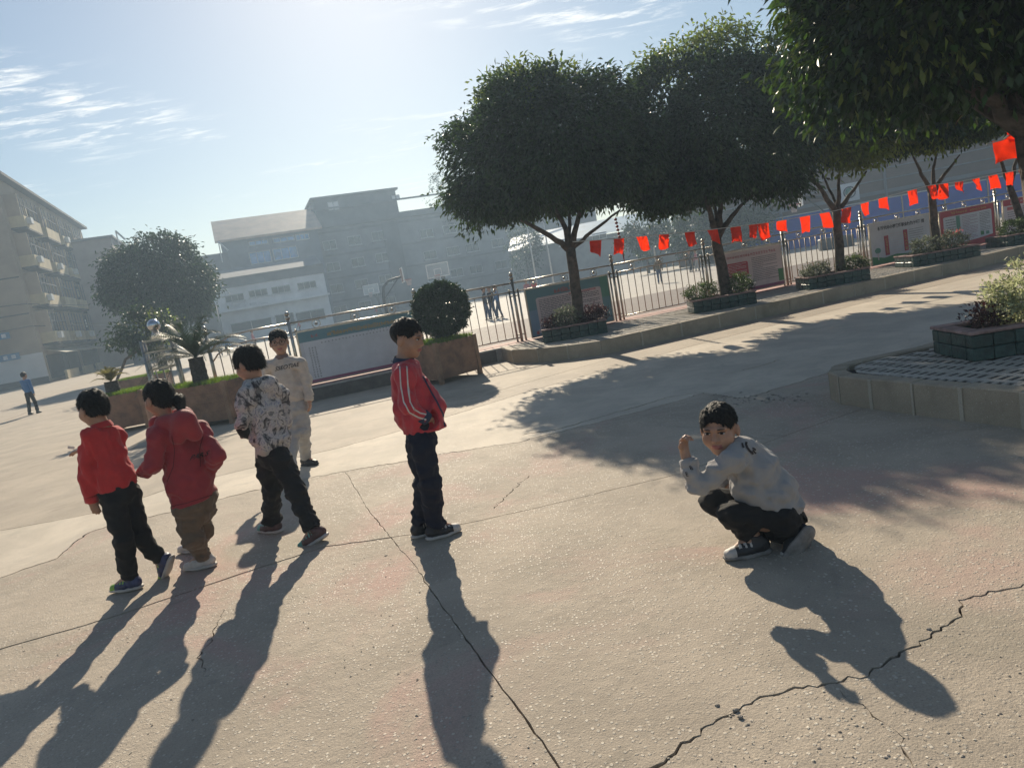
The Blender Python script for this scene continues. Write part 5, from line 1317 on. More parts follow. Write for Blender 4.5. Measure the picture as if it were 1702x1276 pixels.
def person(label, base, head, hf, hs, neck, torso, tn, sq, arms, legs, top, trou, shoe, hair, h=.0055, group='pupils in the yard', skin=None, hu=(0, 0, 1), extra=None, glasses=False, cat='person'):
    """torso: [(point, radius)] from the shoulders down; tn: axis along which the torso section is scaled by sq;
    arms: (shoulder, elbow, wrist, hand dir, palm normal, curl, thumb side, sleeve radius scale); legs: (hip, knee, ankle, toe dir, foot up)"""
    t = thing('person', label, cat, (base[0], base[1], 0), group); fine = h < .009
    hf = unit(hf); hu = np.asarray(hu, float); hu = unit(hu - hf * float(hu @ hf)); hr = np.cross(hf, hu); HA = [hr, hf, hu]
    sk = skin or M_SKIN
    hp = lambda x, y, z: np.asarray(head) + (hr * x + hf * y + hu * z) * hs
    allp = [head, hp(0, 0, .13), hp(0, .13, 0), hp(0, -.12, 0), neck] + [p for p, r in torso] + [q for a in arms for q in a[:3]] + [a[2] + unit(a[3]) * .12 for a in arms] + [q for l_ in legs for q in l_[:3]]
    lo, hi = bounds(allp, .14)
    sd = SDF(lo, hi, h)
    # body: one continuous surface
    bt = [(p, r * .66) for p, r in torso]
    for (a, ra), (b, rb) in zip(bt[:-1], bt[1:]): sd.cone(a, b, ra, rb, k=.03, n=tn, sq=sq)
    sd.cone(np.asarray(neck), hp(0, -.012, -.07), .040 * hs, .038 * hs, k=.025)
    sd.cone(bt[0][0], np.asarray(neck), .06, .042, k=.03)
    for a in arms:
        sd.cone(bt[0][0] + (a[0] - bt[0][0]) * .4, a[0], .05, .042, k=.03); sd.chain([a[0], a[1], a[2]], [.040, .031, .021], k=.015)
        hand_sdf(sd, a[2], a[3], a[4], hs * .92, a[5], a[6])
    pel = torso[-1][0]
    for l_ in legs:
        sd.cone(pel, l_[0], .055, .048, k=.03); sd.chain([l_[0], l_[1], l_[2]], [.048, .036, .026], k=.02); sd.cone(l_[2], l_[2] + unit(l_[3]) * .09 - unit(l_[4]) * .045, .032, .024, k=.015)
    s = hs
    sd.ell(hp(0, -.012, .032), HA, (.074 * s, .090 * s, .078 * s), k=.012)
    sd.ell(hp(0, .022, -.036), HA, (.064 * s, .063 * s, .070 * s), k=.025 * s)
    sd.ell(hp(0, .058, -.086), HA, (.026 * s, .020 * s, .018 * s), k=.022 * s)
    for e in (-1, 1):
        sd.ell(hp(e * .036, .052, -.030), HA, (.030 * s, .026 * s, .030 * s), k=.02 * s)
        sd.ell(hp(e * .076, -.004, -.012), HA, (.011 * s, .019 * s, .030 * s), k=.006 * s)
        sd.cone(hp(e * .014, .082, .022), hp(e * .045, .070, .021), .010 * s, .009 * s, k=.012 * s)
        if fine: sd.ell(hp(e * .031, .097, .004), HA, (.019 * s, .014 * s, .010 * s), k=.008 * s, op='s')
    sd.cone(hp(0, .080, .010), hp(0, .096, -.024), .008 * s, .0125 * s, k=.010 * s)
    for e in (-1, 1): sd.ell(hp(e * .012, .090, -.027), HA, (.008 * s, .009 * s, .007 * s), k=.006 * s)
    sd.ell(hp(0, .084, -.053), HA, (.022 * s, .010 * s, .0055 * s), k=.004 * s); sd.ell(hp(0, .082, -.063), HA, (.018 * s, .011 * s, .006 * s), k=.004 * s)
    lipc = hp(0, .090, -.058)
    def mi(C):
        d = C - lipc; o = ((np.abs(d @ hr) < .022 * s) & (np.abs(d @ hf) < .02 * s) & (np.abs(d @ hu) < .0095 * s)).astype(int)
        e = (C - np.asarray(head)) / s; x, y, z_ = e @ hr, e @ hf, e @ hu
        o[(z_ > -.050 - .25 * y) & (z_ > -.062) & (y < .0 + .5 * (z_ + .02)) & (z_ < .14) & (((x / .082) ** 2 + ((y + .012) / .105) ** 2) < 1) & ~((np.abs(x) > .069) & (np.abs(z_ + .012) < .036) & (y > -.026))] = 2; return o
    body = sdf_obj(sd, 'body', [sk, M_LIP, M_BUZZ], t, mi if fine else None, 1)
    if fine:
        for e in (-1, 1):
            c = hp(e * .031, .0815, .004); sq_ = SDF(c - .03, c + .03, .0016); sq_.ell(c, HA, (.0120 * s, .0092 * s, .0040 * s), k=.001)
            ic = hp(e * .031, .092, .004)
            sdf_obj(sq_, 'eye', [M_EYEW, M_EYE], body_parent(t, body), lambda C, ic=ic: (np.hypot((C - ic) @ hr, (C - ic) @ hu) < .0072 * s).astype(int), 0)
            MB().tube([hp(e * .015, .0905, .0105), hp(e * .031, .0915, .0125), hp(e * .046, .0830, .0095)], [.0015 * s, .0022 * s, .0012 * s], 5).build('eyelid', M_HAIR, body_parent(t, body), smooth=True)
            MB().tube([hp(e * .015, .0925, .0225), hp(e * .030, .0905, .0250), hp(e * .045, .0815, .0225)], [.0020 * s, .0026 * s, .0012 * s], 6).build('eyebrow', M_HAIR, body_parent(t, body), smooth=True)
    if glasses:
        gl = MB()
        for e in (-1, 1):
            gl.ring(hp(e * .033, .103, .002), .024 * s, .0016, hr, hu, 16, 5); gl.tube([hp(e * .057, .100, .004), hp(e * .078, .06, .006), hp(e * .080, .0, .004)], .0016, 5)
        gl.tube([hp(-.010, .105, .004), hp(.010, .105, .004)], .0016, 5); gl.build('glasses', M_EYE, t, smooth=True)
    # hair: a cap cut round the face, with strands
    th = hair.get('th', .006); c = hp(0, 0, .03); sd = SDF(c - .17 * s, c + .15 * s, .0045 if fine else h)
    if hair.get('ear', 1.0) == 1.0: sd.ell(hp(0, -.014, .033), HA, (.073 * s + th, .089 * s + th, .077 * s + th), k=.003)
    else: sd.ell(hp(0, -.005, .039), HA, (.0735 * s + th, .084 * s + th, .074 * s + th), k=.003)
    if hair.get('ear', 1.0) == 1.0: sd.ell(hp(0, -.050, -.020), HA, (.058 * s + th * .6, .046 * s + th * .6, .050 * s), k=.02)
    for (a, b, ra, rb) in hair.get('tail', ()): sd.cone(a, b, ra, rb, k=.012)
    fz = hair.get('fz', 0.0)
    sd.ell(hp(0, .078, -.050 + fz), HA, (.086 * s, .086 * s, .094 * s), k=.004, op='s')
    ek = hair.get('ear', 1.0)
    for e in (-1, 1): sd.ell(hp(e * .082, -.004 + (.012 if ek > 1 else 0), -.014), HA, (.022 * s, (.026 if ek == 1 else .036) * s * ek, .034 * s * ek), k=.006, op='s')
    if hair.get('ear', 1.0) != 1.0: sd.ell(hp(0, -.010, -.066), HA, (.13 * s, .15 * s, .066 * s), k=.02, op='s')
    elif not hair.get('tail'): sd.cut(hp(0, -.06, hair.get('nape', -.052)), -hu * .9 + hf * .25, .12 * s)
    if fine: sd.wrinkle(.005, 190, 7, (1, 1, 1))
    ho = sdf_obj(sd, 'hair', M_HAIR, t, None, 1)
    if fine and ho is not None:
        me = ho.data; nv = len(me.vertices); P = np.zeros(nv * 3, np.float32); me.vertices.foreach_get('co', P); P = P.reshape(-1, 3); Nn = np.zeros(nv * 3, np.float32); me.vertices.foreach_get('normal', Nn); Nn = Nn.reshape(-1, 3)
        r_ = np.random.RandomState(int(abs(head[0]) * 1000)); k_ = r_.choice(nv, hair.get('n', 4200)); P, Nn = P[k_], Nn[k_]; cp = hp(0, -.035, .115) - np.array(world_loc(ho))
        D = P - cp; D = D - Nn * (D * Nn).sum(1)[:, None] * 1.0 - hu * .035 + r_.normal(size=P.shape) * .018; D /= np.linalg.norm(D, axis=1)[:, None] + 1e-9
        ln = hair.get('len', .018) * (.5 + .8 * r_.rand(len(P))); W = np.cross(D, Nn); W /= np.linalg.norm(W, axis=1)[:, None] + 1e-9
        tip = P + (D * .9 + Nn * hair.get('lift', .28) * r_.rand(len(P))[:, None]) * ln[:, None]; mid = P + (D * .5 + Nn * .22) * ln[:, None]
        V = np.stack([P - W * .0016, P + W * .0016, mid + W * .0011, tip, mid - W * .0011], 1).reshape(-1, 3); i5 = 5 * np.arange(len(P))
        me2 = np_mesh('hair_strands', V, quads=np.stack([i5, i5 + 1, i5 + 2, i5 + 4], 1), tris=np.stack([i5 + 4, i5 + 2, i5 + 3], 1), mats=[M_HAIR]); link('hair_strands', me2, ho, kind='stuff')
    # top
    tt = top.get('th', .012); ch = top.get('h', .008 if fine else h)
    sd = SDF(lo - .03, hi + .03, ch)
    for (a, ra), (b, rb) in zip(torso[:-1], torso[1:]): sd.cone(a, b, ra * .95, rb * .95, k=.035, n=tn, sq=sq)
    for (a, b, ra, rb) in top.get('pads', ()): sd.cone(a, b, ra, rb, k=.04)
    for a in arms:
        q = a[7] if len(a) > 7 else 1.0; sd.cone(torso[0][0] + (a[0] - torso[0][0]) * .35, a[0], .075, .058 * q, k=.03)
        w_ = a[2] - unit(a[2] - a[1]) * top.get('cuff', .005)
        sd.chain([a[0], a[1] , w_], [.052 * q, .045 * q, .037 * q], k=.02)
    if fine: sd.wrinkle(top.get('wr', .007), top.get('wf', 42), top.get('seed', 3)); sd.wrinkle(top.get('wr', .007) * .75, top.get('wf', 42) * 2.1, top.get('seed', 3) + 9, (1, 1, .6))
    if 'hem' in top: sd.cut(top['hem'][0], top['hem'][1], top['hem'][2] if len(top['hem']) > 2 else .30)
    for a in arms: 
        d = unit(a[2] - a[1]); sd.cut(a[2] - d * top.get('cuff', .005), d, .075)
    nk = np.asarray(neck); sd.cone(nk + hu * .02 * s, hp(0, -.01, -.04), .050 * s, .055 * s, k=.006, op='s')
    if top.get('hood'): 
        for (a, b, ra, rb) in top['hood']: sd.cone(a, b, ra, rb, k=.02)
        sd.cone(nk + hu * .03 * s, hp(0, .02, -.02), .050 * s, .075 * s, k=.008, op='s')
    sdf_obj(sd, top.get('name', 'top'), top['m'], t, top.get('mi'), 1)
    if top.get('cuffs'):
        for a in arms:
            d = unit(a[2] - a[1]); p = a[2] - d * top.get('cuff', .005); q = a[7] if len(a) > 7 else 1.0
            MB().tube([p - d * .035, p - d * .030, p + d * .008, p + d * .012], [.036 * q, .040 * q, .037 * q, .030 * q], 14).build('cuff', top['cuffs'], t, smooth=True)
    if top.get('collar'):
        MB().tube([nk - hu * .012, nk + hu * .004, nk + hu * .024], [.066 * s, .063 * s, .055 * s], 18, cap=False).build('collar', top['collar'], t, smooth=True)
    # trousers
    lo2, hi2 = bounds([q for l_ in legs for q in l_[:3]] + [pel], .15)
    sd = SDF(lo2, hi2, ch); rw = tuple(q_ * .87 for q_ in trou.get('r', (.078, .064, .056)))
    sd.cone(pel + (torso[-2][0] - pel) * .35, pel, torso[-1][1] * .90, torso[-1][1] * .90, k=.03, n=tn, sq=sq)
    for l_ in legs:
        sd.cone(pel, l_[0], .085, rw[0], k=.03); kn, an = l_[1], l_[2]
        sd.chain([l_[0], kn, an], list(rw), k=.022)
        dn = unit(an - kn); sd.cone(an - dn * .06, an - dn * .035, rw[2] * 1.10, rw[2] * 1.04, k=.02)
    if fine: sd.wrinkle(trou.get('wr', .008), 44, 5, (.6, .6, 1)); sd.wrinkle(trou.get('wr', .008) * .75, 95, 15, (.5, .5, 1))
    for l_ in legs:
        dn = unit(l_[2] - l_[1]); sd.cut(l_[2] - dn * trou.get('cuff', .0), dn, .10)
    if trou.get('pads'):
        for (a, b, ra, rb) in trou['pads']: sd.cone(a, b, ra, rb, k=.03)
    sdf_obj(sd, 'trousers', trou['m'], t, None, 1)
    # shoes
    for i, l_ in enumerate(legs):
        a = l_[2]; f = unit(l_[3]); n_ = unit(np.asarray(l_[4], float) - f * float(np.dot(l_[4], f))); sv = np.cross(f, n_)
        sc = hs * .96; P = lambda x, y, z: a + (f * x + sv * y + n_ * z) * sc
        sd = SDF(a - .24, a + .24, .005 if fine else h)
        sd.cone(P(-.035, 0, -.040), P(.045, 0, -.044), .038 * sc, .040 * sc, k=.02); sd.cone(P(.045, 0, -.046), P(.118, 0, -.056), .040 * sc, .033 * sc, k=.02, n=n_, sq=.8)
        sd.cone(P(-.012, 0, -.035), P(-.006, 0, .006), .040 * sc, .040 * sc, k=.02); sd.cut(P(0, 0, -.068), -n_); sd.cut(P(0, 0, .012), n_)
        if fine: sd.wrinkle(.003, 130, 3 + i, (1, 1, 1))
        m_ = shoe['m']
        def smi(C, a=a, f=f, n_=n_, sc=sc): d = C - a; x = d @ f / sc; z = d @ n_ / sc; return np.where((x > .10) | ((x > .01) & (x < .09) & (z > -.028) & (np.sin(x * 260) > .1)), 1, 0)
        o = sdf_obj(sd, 'shoe', m_ if isinstance(m_, (list, tuple)) else [m_, m_], t, smi, 1)
        sd = SDF(a - .24, a + .24, .005 if fine else h)
        sd.cone(P(-.038, 0, -.074), P(.05, 0, -.076), .041 * sc, .044 * sc, k=.01, n=n_, sq=.42); sd.cone(P(.05, 0, -.076), P(.122, 0, -.070), .044 * sc, .035 * sc, k=.01, n=n_, sq=.42)
        if o is not None: sdf_obj(sd, 'sole', shoe['sole'], o, None, 1)
    if extra: extra(t)
    return t
def body_parent(t, body): return body
def bvh_of(t, name):
    o = [c for c in t.children if c.name.split('.')[0] == name][0]; off = world_loc(o)
    me = o.data; return BVHTree.FromPolygons([v.co + off for v in me.vertices], [tuple(p.vertices) for p in me.polygons])
def cast(bvh, px, py, lift=.003):
    r = unit(ray(px, py)); loc, nrm, idx, dist = bvh.ray_cast(Vector((0, 0, CAM_H)), Vector(r))
    if loc is None: return None
    return np.array(loc) + np.array(nrm) * lift
def decal_text(t, part, txt, size, place, m_, bold=0.0, name='lettering'):
    """text laid on a garment; place(x, y) gives the pixel of the photograph where a letter point sits"""
    bv = bvh_of(t, part); V, T = text_mesh(txt, size, bold); P = [cast(bv, *place(x, y)) for x, y, z in V]
    if any(p is None for p in P): T = [q for q in T if all(P[i] is not None for i in q)]; P = [p if p is not None else np.zeros(3) for p in P]
    return MB().add(P, T).build(name, m_, t)
def decal_ribbon(t, part, pix, w, m_, name='stripe', lift=.003, n=10):
    """stripe on a garment along pixels, w pixels wide"""
    bv = bvh_of(t, part); pts = []
    for (a, b), (c, d) in zip(pix[:-1], pix[1:]):
        for k in range(n): pts.append((a + (c - a) * k / n, b + (d - b) * k / n))
    pts.append(pix[-1]); V = []; F_ = []; last = None
    for i, p in enumerate(pts):
        q0, q1 = pts[max(0, i - 1)], pts[min(len(pts) - 1, i + 1)]; d = unit((q1[0] - q0[0], q1[1] - q0[1])); nn = (-d[1] * w / 2, d[0] * w / 2)
        A, B = cast(bv, p[0] + nn[0], p[1] + nn[1], lift), cast(bv, p[0] - nn[0], p[1] - nn[1], lift)
        if A is None or B is None: last = None; continue
        o = len(V); V += [A, B]
        if last is not None: F_.append((last, last + 1, o + 1, o))
        last = o
    if F_: return MB().add(V, F_).build(name, m_, t)
def G(px, py, dz=.088): return gp(px, py) + np.array([0, 0, dz])
def ZM(ox, oy, s, Y): return lambda x, y, d=0.0: at(ox + x / s, oy + y / s, Y + d)
X_, Y_, Z_ = np.array([1., 0, 0]), np.array([0, 1., 0]), np.array([0, 0, 1.])
M_RED1 = cloth('red_sweater', (.52, .026, .026)); M_RED2 = cloth('red_parka', (.32, .020, .028), .07, .7); M_RED3 = cloth('red_track_jacket', (.48, .022, .040), .07, .55)
M_BLACK = cloth('black_trousers', (.007, .007, .008)); M_BROWNT = cloth('brown_trousers', (.15, .10, .06)); M_NAVY = cloth('navy_trousers', (.006, .009, .024)); M_GREYT = cloth('grey_trousers', (.38, .37, .36))
M_BEIGE = cloth('beige_sweatshirt', (.52, .46, .40)); M_GREYS = cloth('grey_sweatshirt', (.34, .325, .315), .03); M_NAVYC = cloth('navy_rib', (.02, .035, .075)); M_WHITE = cloth('white_trim', (.62, .60, .58))
M_SOLEW = mat('sole_white', (.50, .46, .42), .6, .12, 12, .1); M_SOLEG = mat('sole_grey', (.25, .23, .21), .7, .2, 20, .3); M_INK = mat('cloth_print', (.03, .022, .022), .8, .1, 10, 0)
SH_BLUE = mat('shoe_blue', (.05, .06, .14), .5, .3, 25, .1); SH_LIME = mat('shoe_lime', (.25, .42, .06), .5, .2, 10, 0); SH_W = mat('shoe_white', (.55, .51, .47), .6, .12, 15, .1); SH_BK = mat('shoe_black', (.025, .025, .028), .5, .2, 15, .1); SH_MAR = mat('shoe_maroon', (.10, .05, .045), .55, .25, 15, .1); SH_TEAL = mat('shoe_teal', (.12, .35, .30), .5, .2, 10, 0)
def camo():
    m_, t_, b = _nodes('camo_print'); n = t_.nodes; l = t_.links; tcn = n.new('ShaderNodeTexCoord')
    nz = n.new('ShaderNodeTexNoise'); nz.inputs['Scale'].default_value = 13; nz.inputs['Detail'].default_value = 5; nz.inputs['Roughness'].default_value = .62; nz.inputs['Distortion'].default_value = 1.6
    l.new(tcn.outputs['Object'], nz.inputs['Vector']); rp = n.new('ShaderNodeValToRGB'); rp.color_ramp.interpolation = 'CONSTANT'
    el = rp.color_ramp.elements; el[0].position = 0; el[0].color = (.05, .05, .055, 1); el[1].position = .40; el[1].color = (.20, .20, .20, 1)
    for p_, c_ in ((.47, (.50, .48, .45)), (.56, (.23, .24, .30)), (.595, (.52, .50, .47)), (.68, (.12, .13, .16))): e = el.new(p_); e.color = rgba(c_)
    l.new(nz.outputs[0], rp.inputs[0]); l.new(rp.outputs[0], b.inputs['Base Color']); _s(b, 'Roughness', .85)
    bn = n.new('ShaderNodeTexNoise'); bn.inputs['Scale'].default_value = 200; l.new(tcn.outputs['Object'], bn.inputs['Vector']); bp = n.new('ShaderNodeBump'); bp.inputs['Strength'].default_value = .2; bp.inputs['Distance'].default_value = .01
    l.new(bn.outputs[0], bp.inputs['Height']); l.new(bp.outputs[0], b.inputs['Normal']); return m_
M_CAMO = camo()

# --- A: boy in red sweater, far left
z = ZM(90, 600, 3.19, 4.35); hd_ = z(207, 248)
ft = G(221, 980); ft2 = z(560, 1052, .18)
A_ = person('boy in bright red sweater and black trousers walking off at the left', gp(225, 978), hd_, (-.88, .42, -.15), 1.0, z(252, 345),
    [(z(268, 405), .080), (z(285, 490), .106), (z(335, 620), .112), (z(348, 690), .106)], np.array([-.75, .66, 0]), .78,
    [(z(200, 408, -.06), z(176, 575, -.08), z(200, 742, -.06), (.1, .1, -1), (-.5, .8, 0), .45, 1, 1.05), (z(325, 402, .08), z(300, 540, .28), z(158, 478, .42), (-1, .1, .12), (0, -.3, -1), .35, -1, 1.0)],
    [(z(305, 715, -.03), z(368, 945, -.04), ft, (-1, .05, 0), Z_), (z(392, 705, .06), z(462, 935, .10), ft2, (-.55, .15, -.82), (-.75, .1, .62))],
    dict(m=M_RED1, name='sweater', hem=(z(345, 672), unit(z(345, 672) - z(300, 520)), .26), wr=.011, wf=55, cuffs=M_RED1, seed=4, collar=M_RED1), dict(m=M_BLACK, r=(.080, .064, .052), cuff=.0), dict(m=[SH_BLUE, SH_LIME], sole=M_SOLEW), dict(th=.007))
pp = thing('paper_slip', 'small pale paper held out by the boy in red sweater', 'paper', z(70, 450, .45))
pc = z(90, 458, .43); MB().box(pc, (.045, .002, .02), np.array([unit(X_ + Z_ * -.3), Y_, unit(Z_ + X_ * .3)])).build('sheet', mat('paper', (.7, .68, .62), .6, .05, 5, 0), pp)
# --- B: girl in red parka
z = ZM(90, 600, 3.19, 4.52); hd_ = z(556, 195)
B_ = person('girl with black ponytail in a long dark red hooded parka', gp(336, 946), hd_, (-.86, .45, -.12), 1.03, z(600, 318),
    [(z(640, 375), .098), (z(680, 500), .132), (z(722, 640), .148), (z(752, 765), .152)], np.array([-.7, .7, 0]), .80,
    [(z(548, 400, -.10), z(535, 555, -.14), z(462, 590, -.05), (-1, .1, -.1), (0, .4, -.9), .9, -1, 1.15), (z(762, 375, .08), z(866, 500, -.02), z(800, 600, .12), (-.8, .5, -.3), (0, 0, -1), .4, 1, 1.2)],
    [(z(705, 800, -.04), z(735, 930, -.05), G(343, 943), (-1, .0, 0), Z_), (z(775, 790, .07), z(770, 910, .12), G(328, 916), (-.95, .2, 0), Z_)],
    dict(m=M_RED2, name='parka', hem=(z(755, 742), unit(z(755, 742) - z(690, 520) + X_ * .02), .34), wr=.010, wf=36, seed=8, cuff=.0,
         hood=[(z(575, 328, -.06), z(690, 318, -.10), .048, .066), (z(690, 318, -.10), z(745, 385, -.07), .074, .05), (z(690, 318, -.10), z(655, 400, -.09), .06, .05), (z(545, 330, .04), z(690, 290, .06), .05, .06)]),
    dict(m=M_BROWNT, r=(.086, .082, .056), wr=.014), dict(m=[SH_W, SH_W], sole=M_SOLEW),
    dict(th=.008, fz=-.006, tail=[(z(612, 185), z(660, 205, .0), .030, .036), (z(660, 205, -.02), z(690, 250, -.06), .038, .036), (z(690, 250, -.06), z(655, 318, -.12), .034, .012)]))
for l_ in ([(625, 395), (640, 470), (632, 560), (600, 640)], [(790, 400), (770, 480), (775, 560)], [(600, 775), (700, 752), (800, 720), (895, 690)]): decal_ribbon(B_, 'parka', [(90 + a / 3.19, 600 + b / 3.19) for a, b in l_], 1.2, cloth('dark_red_seam', (.09, .008, .010)), 'seam')
decal_text(B_, 'parka', 'PARIS', .1, lambda x, y: (332 + x * 128 + y * 60, 757 - x * 36 - y * 128), M_INK, .0015)
# --- C: boy in camouflage hoodie
z = ZM(360, 520, 3.11, 4.88); hd_ = z(166, 262)
C_ = person('boy in grey camouflage hoodie and black trousers stepping left', gp(470, 893), hd_, (-.88, .30, -.28), 1.08, z(206, 358),
    [(z(226, 405), .098), (z(248, 500), .130), (z(278, 640), .138), (z(292, 735), .120)], np.array([-.8, .6, 0]), .85,
    [(z(160, 425, -.10), z(132, 572, -.12), z(178, 632, .10), (.5, .8, 0), (0, 0, 1), .5, 1, 1.15), (z(320, 415, .10), z(352, 560, .12), z(280, 640, .28), (-.8, .5, .1), (0, 0, -1), .5, -1, 1.15)],
    [(z(255, 760, .05), z(288, 920, .08), G(456, 884), (-.85, .45, 0), Z_), (z(325, 755, -.05), z(405, 915, -.08), z(497, 1118, -.18), (-.92, .0, -.34), (-.32, .05, .94))],
    dict(m=[M_CAMO, cloth('cream_rib', (.46, .43, .38))], mi=lambda C, p=z(276, 735), n_=unit(z(276, 735) - z(245, 500)): ((((C - p) @ n_) > -.055) & (np.abs((C - p) @ X_) < .16)).astype(int), name='hoodie', hem=(z(276, 735), unit(z(276, 735) - z(245, 500)), .28), wr=.014, wf=45, seed=5, cuff=.085,
         hood=[(z(160, 372, -.06), z(265, 362, -.05), .038, .048), (z(265, 362, -.05), z(302, 405, .0), .055, .050), (z(180, 360, .08), z(280, 360, .08), .04, .05)]),
    dict(m=M_BLACK, r=(.088, .078, .064), wr=.012), dict(m=[SH_MAR, SH_TEAL], sole=M_SOLEW), dict(th=.011, fz=-.014, len=.026))
mb = MB(); mb.tube([z(126, 580, -.12), z(140, 612, -.09), z(182, 636, .08)], [.044, .040, .032], 12); mb.build('undersleeve', M_BLACK, C_, smooth=True)
# --- D: boy in beige sweatshirt with glasses, facing the camera
z = ZM(360, 520, 3.11, 7.1); hd_ = z(322, 150)
D_ = person('boy with glasses in a beige lettered sweatshirt, facing the camera', gp(503, 783), hd_, (.22, -.97, -.06), 1.10, z(338, 228),
    [(z(345, 262), .095), (z(355, 330), .134), (z(390, 420), .132), (z(408, 480), .120)], np.array([.1, -1, 0]), .74,
    [(z(268, 275, .0), z(246, 345, .02), z(258, 415, .0), (.1, 0, -1), (1, 0, 0), .5, -1, 1.15), (z(430, 262, .0), z(468, 355, .0), z(479, 452, -.05), (.05, -.15, -1), (-1, 0, 0), .5, 1, 1.15)],
    [(z(385, 492, 0), z(395, 625, -.05), G(486, 792), (.1, -1, 0), Z_), (z(436, 485, 0), z(452, 610, .0), G(511, 773), (.85, -.55, 0), Z_)],
    dict(m=M_BEIGE, name='sweatshirt', hem=(z(402, 455), unit(z(402, 455) - z(368, 330)), .30), wr=.009, wf=46, seed=6, cuffs=M_BEIGE, collar=cloth('brown_neckband', (.20, .13, .11))), dict(m=M_GREYT, r=(.086, .074, .062), wr=.008), dict(m=[SH_BK, SH_BK], sole=SH_BK), dict(th=.0065, fz=.004, len=.013, ear=1.2), glasses=True)
decal_text(D_, 'sweatshirt', 'SSEOTIAE', .1, lambda x, y: (477.5 + x * 93 + y * 18, 609.5 - x * 20 - y * 98), M_INK, .0012)
# --- E: boy in red track jacket
z = ZM(610, 510, 3.036, 4.33); hd_ = z(200, 158)
E_ = person('boy in red track jacket and navy trousers standing in the middle, hands in pockets', gp(722, 898), hd_, (.90, -.30, -.24), 1.07, z(186, 272),
    [(z(198, 322), .086), (z(225, 420), .108), (z(258, 560), .112), (z(275, 660), .106)], np.array([.95, -.2, 0]), .95,
    [(z(196, 335, -.10), z(206, 500, -.15), z(304, 566, -.10), (.15, .95, -.2), (0, 0, -1), .9, 1, 1.10), (z(214, 332, .10), z(236, 500, .15), z(330, 566, .13), (.15, -.95, -.2), (0, 0, -1), .9, -1, 1.05)],
    [(z(278, 690, -.055), z(318, 880, -.06), G(728, 893), (.93, .30, 0), Z_), (z(262, 685, .055), z(292, 880, .05), G(703, 890), (.93, .30, 0), Z_)],
    dict(m=M_RED3, name='jacket', hem=(z(275, 628), unit(z(275, 640) - z(245, 480)), .30), wr=.009, wf=50, seed=9, cuffs=M_NAVYC, collar=M_NAVYC, pads=[(z(270, 400, .0), z(338, 500, .0), .062, .060), (z(338, 500, .0), z(362, 605, .0), .060, .052), (z(165, 370, .0), z(190, 560, .0), .055, .065), (z(310, 560, -.07), z(335, 590, -.05), .05, .05)]),
    dict(m=M_NAVY, r=(.086, .074, .066), wr=.010), dict(m=[SH_BK, SH_W], sole=M_SOLEW), dict(th=.006, fz=.006, len=.010, nape=-.030, ear=1.3))
q = lambda l: [(610 + a / 3.036, 510 + b / 3.036) for a, b in l]
for off in (0, 34): decal_ribbon(E_, 'jacket', q([(166 + off, 300), (172 + off, 400), (186 + off * .9, 480), (212 + off * .8, 530 - off * .35), (258 + off * .3, 555 - off * .6), (298, 568 - off * .75)]), 2.2, M_WHITE)
decal_ribbon(E_, 'jacket', q([(282, 350), (318, 420), (352, 480), (382, 540), (392, 610)]), 2.6, M_NAVYC, 'zip')
# --- F: crouching boy in grey sweatshirt
z = ZM(1100, 640, 3.986, 3.36); hd_ = z(382, 285)
F_ = person('crouching boy in grey sweatshirt looking at the camera with one hand raised', gp(1262, 922), hd_, (-.52, -.84, -.08), 1.10, z(462, 442),
    [(z(520, 452), .088), (z(610, 560), .122), (z(720, 730), .138), (z(800, 880, .0), .122)], Y_, 1.10,
    [(z(472, 500, -.13), z(232, 676, -.12), z(150, 440, -.07), (.06, .0, 1), (.55, -.8, .1), 1.0, -1, 1.05), (z(500, 460, .15), z(390, 620, .22), z(470, 700, .16), (.3, 0, -1), (0, -1, 0), .8, 1, 1.0)],
    [(z(790, 885, -.09), z(470, 862, -.10), z(862, 985, -.06), (-.74, -.12, -.66), (-.22, .92, .12)), (z(790, 880, .10), z(352, 765, .04), G(1256, 920), (-.97, -.1, 0), Z_)],
    dict(m=M_GREYS, name='sweatshirt', cuff=.045, hem=(z(775, 868), unit(z(800, 880) - z(650, 600) + Z_ * -.05), .30), wr=.013, wf=46, seed=12, cuffs=M_GREYS, collar=M_GREYS, pads=[(z(580, 690, -.08), z(650, 860, -.09), .075, .05)]),
    dict(m=M_BLACK, r=(.092, .074, .052), wr=.010, pads=[(z(720, 930, -.04), z(825, 925, .0), .07, .085)]), dict(m=[SH_BK, SH_W], sole=M_SOLEG), dict(th=.006, fz=.006, len=.012, nape=-.03, ear=1.25))
for ch, px, py in (('B', 1149, 778), ('E', 1142, 788)): decal_text(F_, 'sweatshirt', ch, .1, lambda x, y, px=px, py=py: (px + x * 95 - y * 25, py + x * 20 - y * 95), M_INK, .001)
q = lambda l: [(1210 + a / 15.95, 700 + b / 15.95) for a, b in l]
for l_, w in (([(375, 580), (380, 640), (410, 710)], 3.0), ([(485, 550), (470, 610), (500, 700), (560, 780), (640, 850)], 3.6), ([(640, 710), (700, 735), (715, 770)], 2.2), ([(650, 760), (690, 810), (730, 855)], 2.4), ([(610, 800), (655, 870)], 3.2)): decal_ribbon(F_, 'sweatshirt', q(l_), w, M_INK, 'brush_mark')

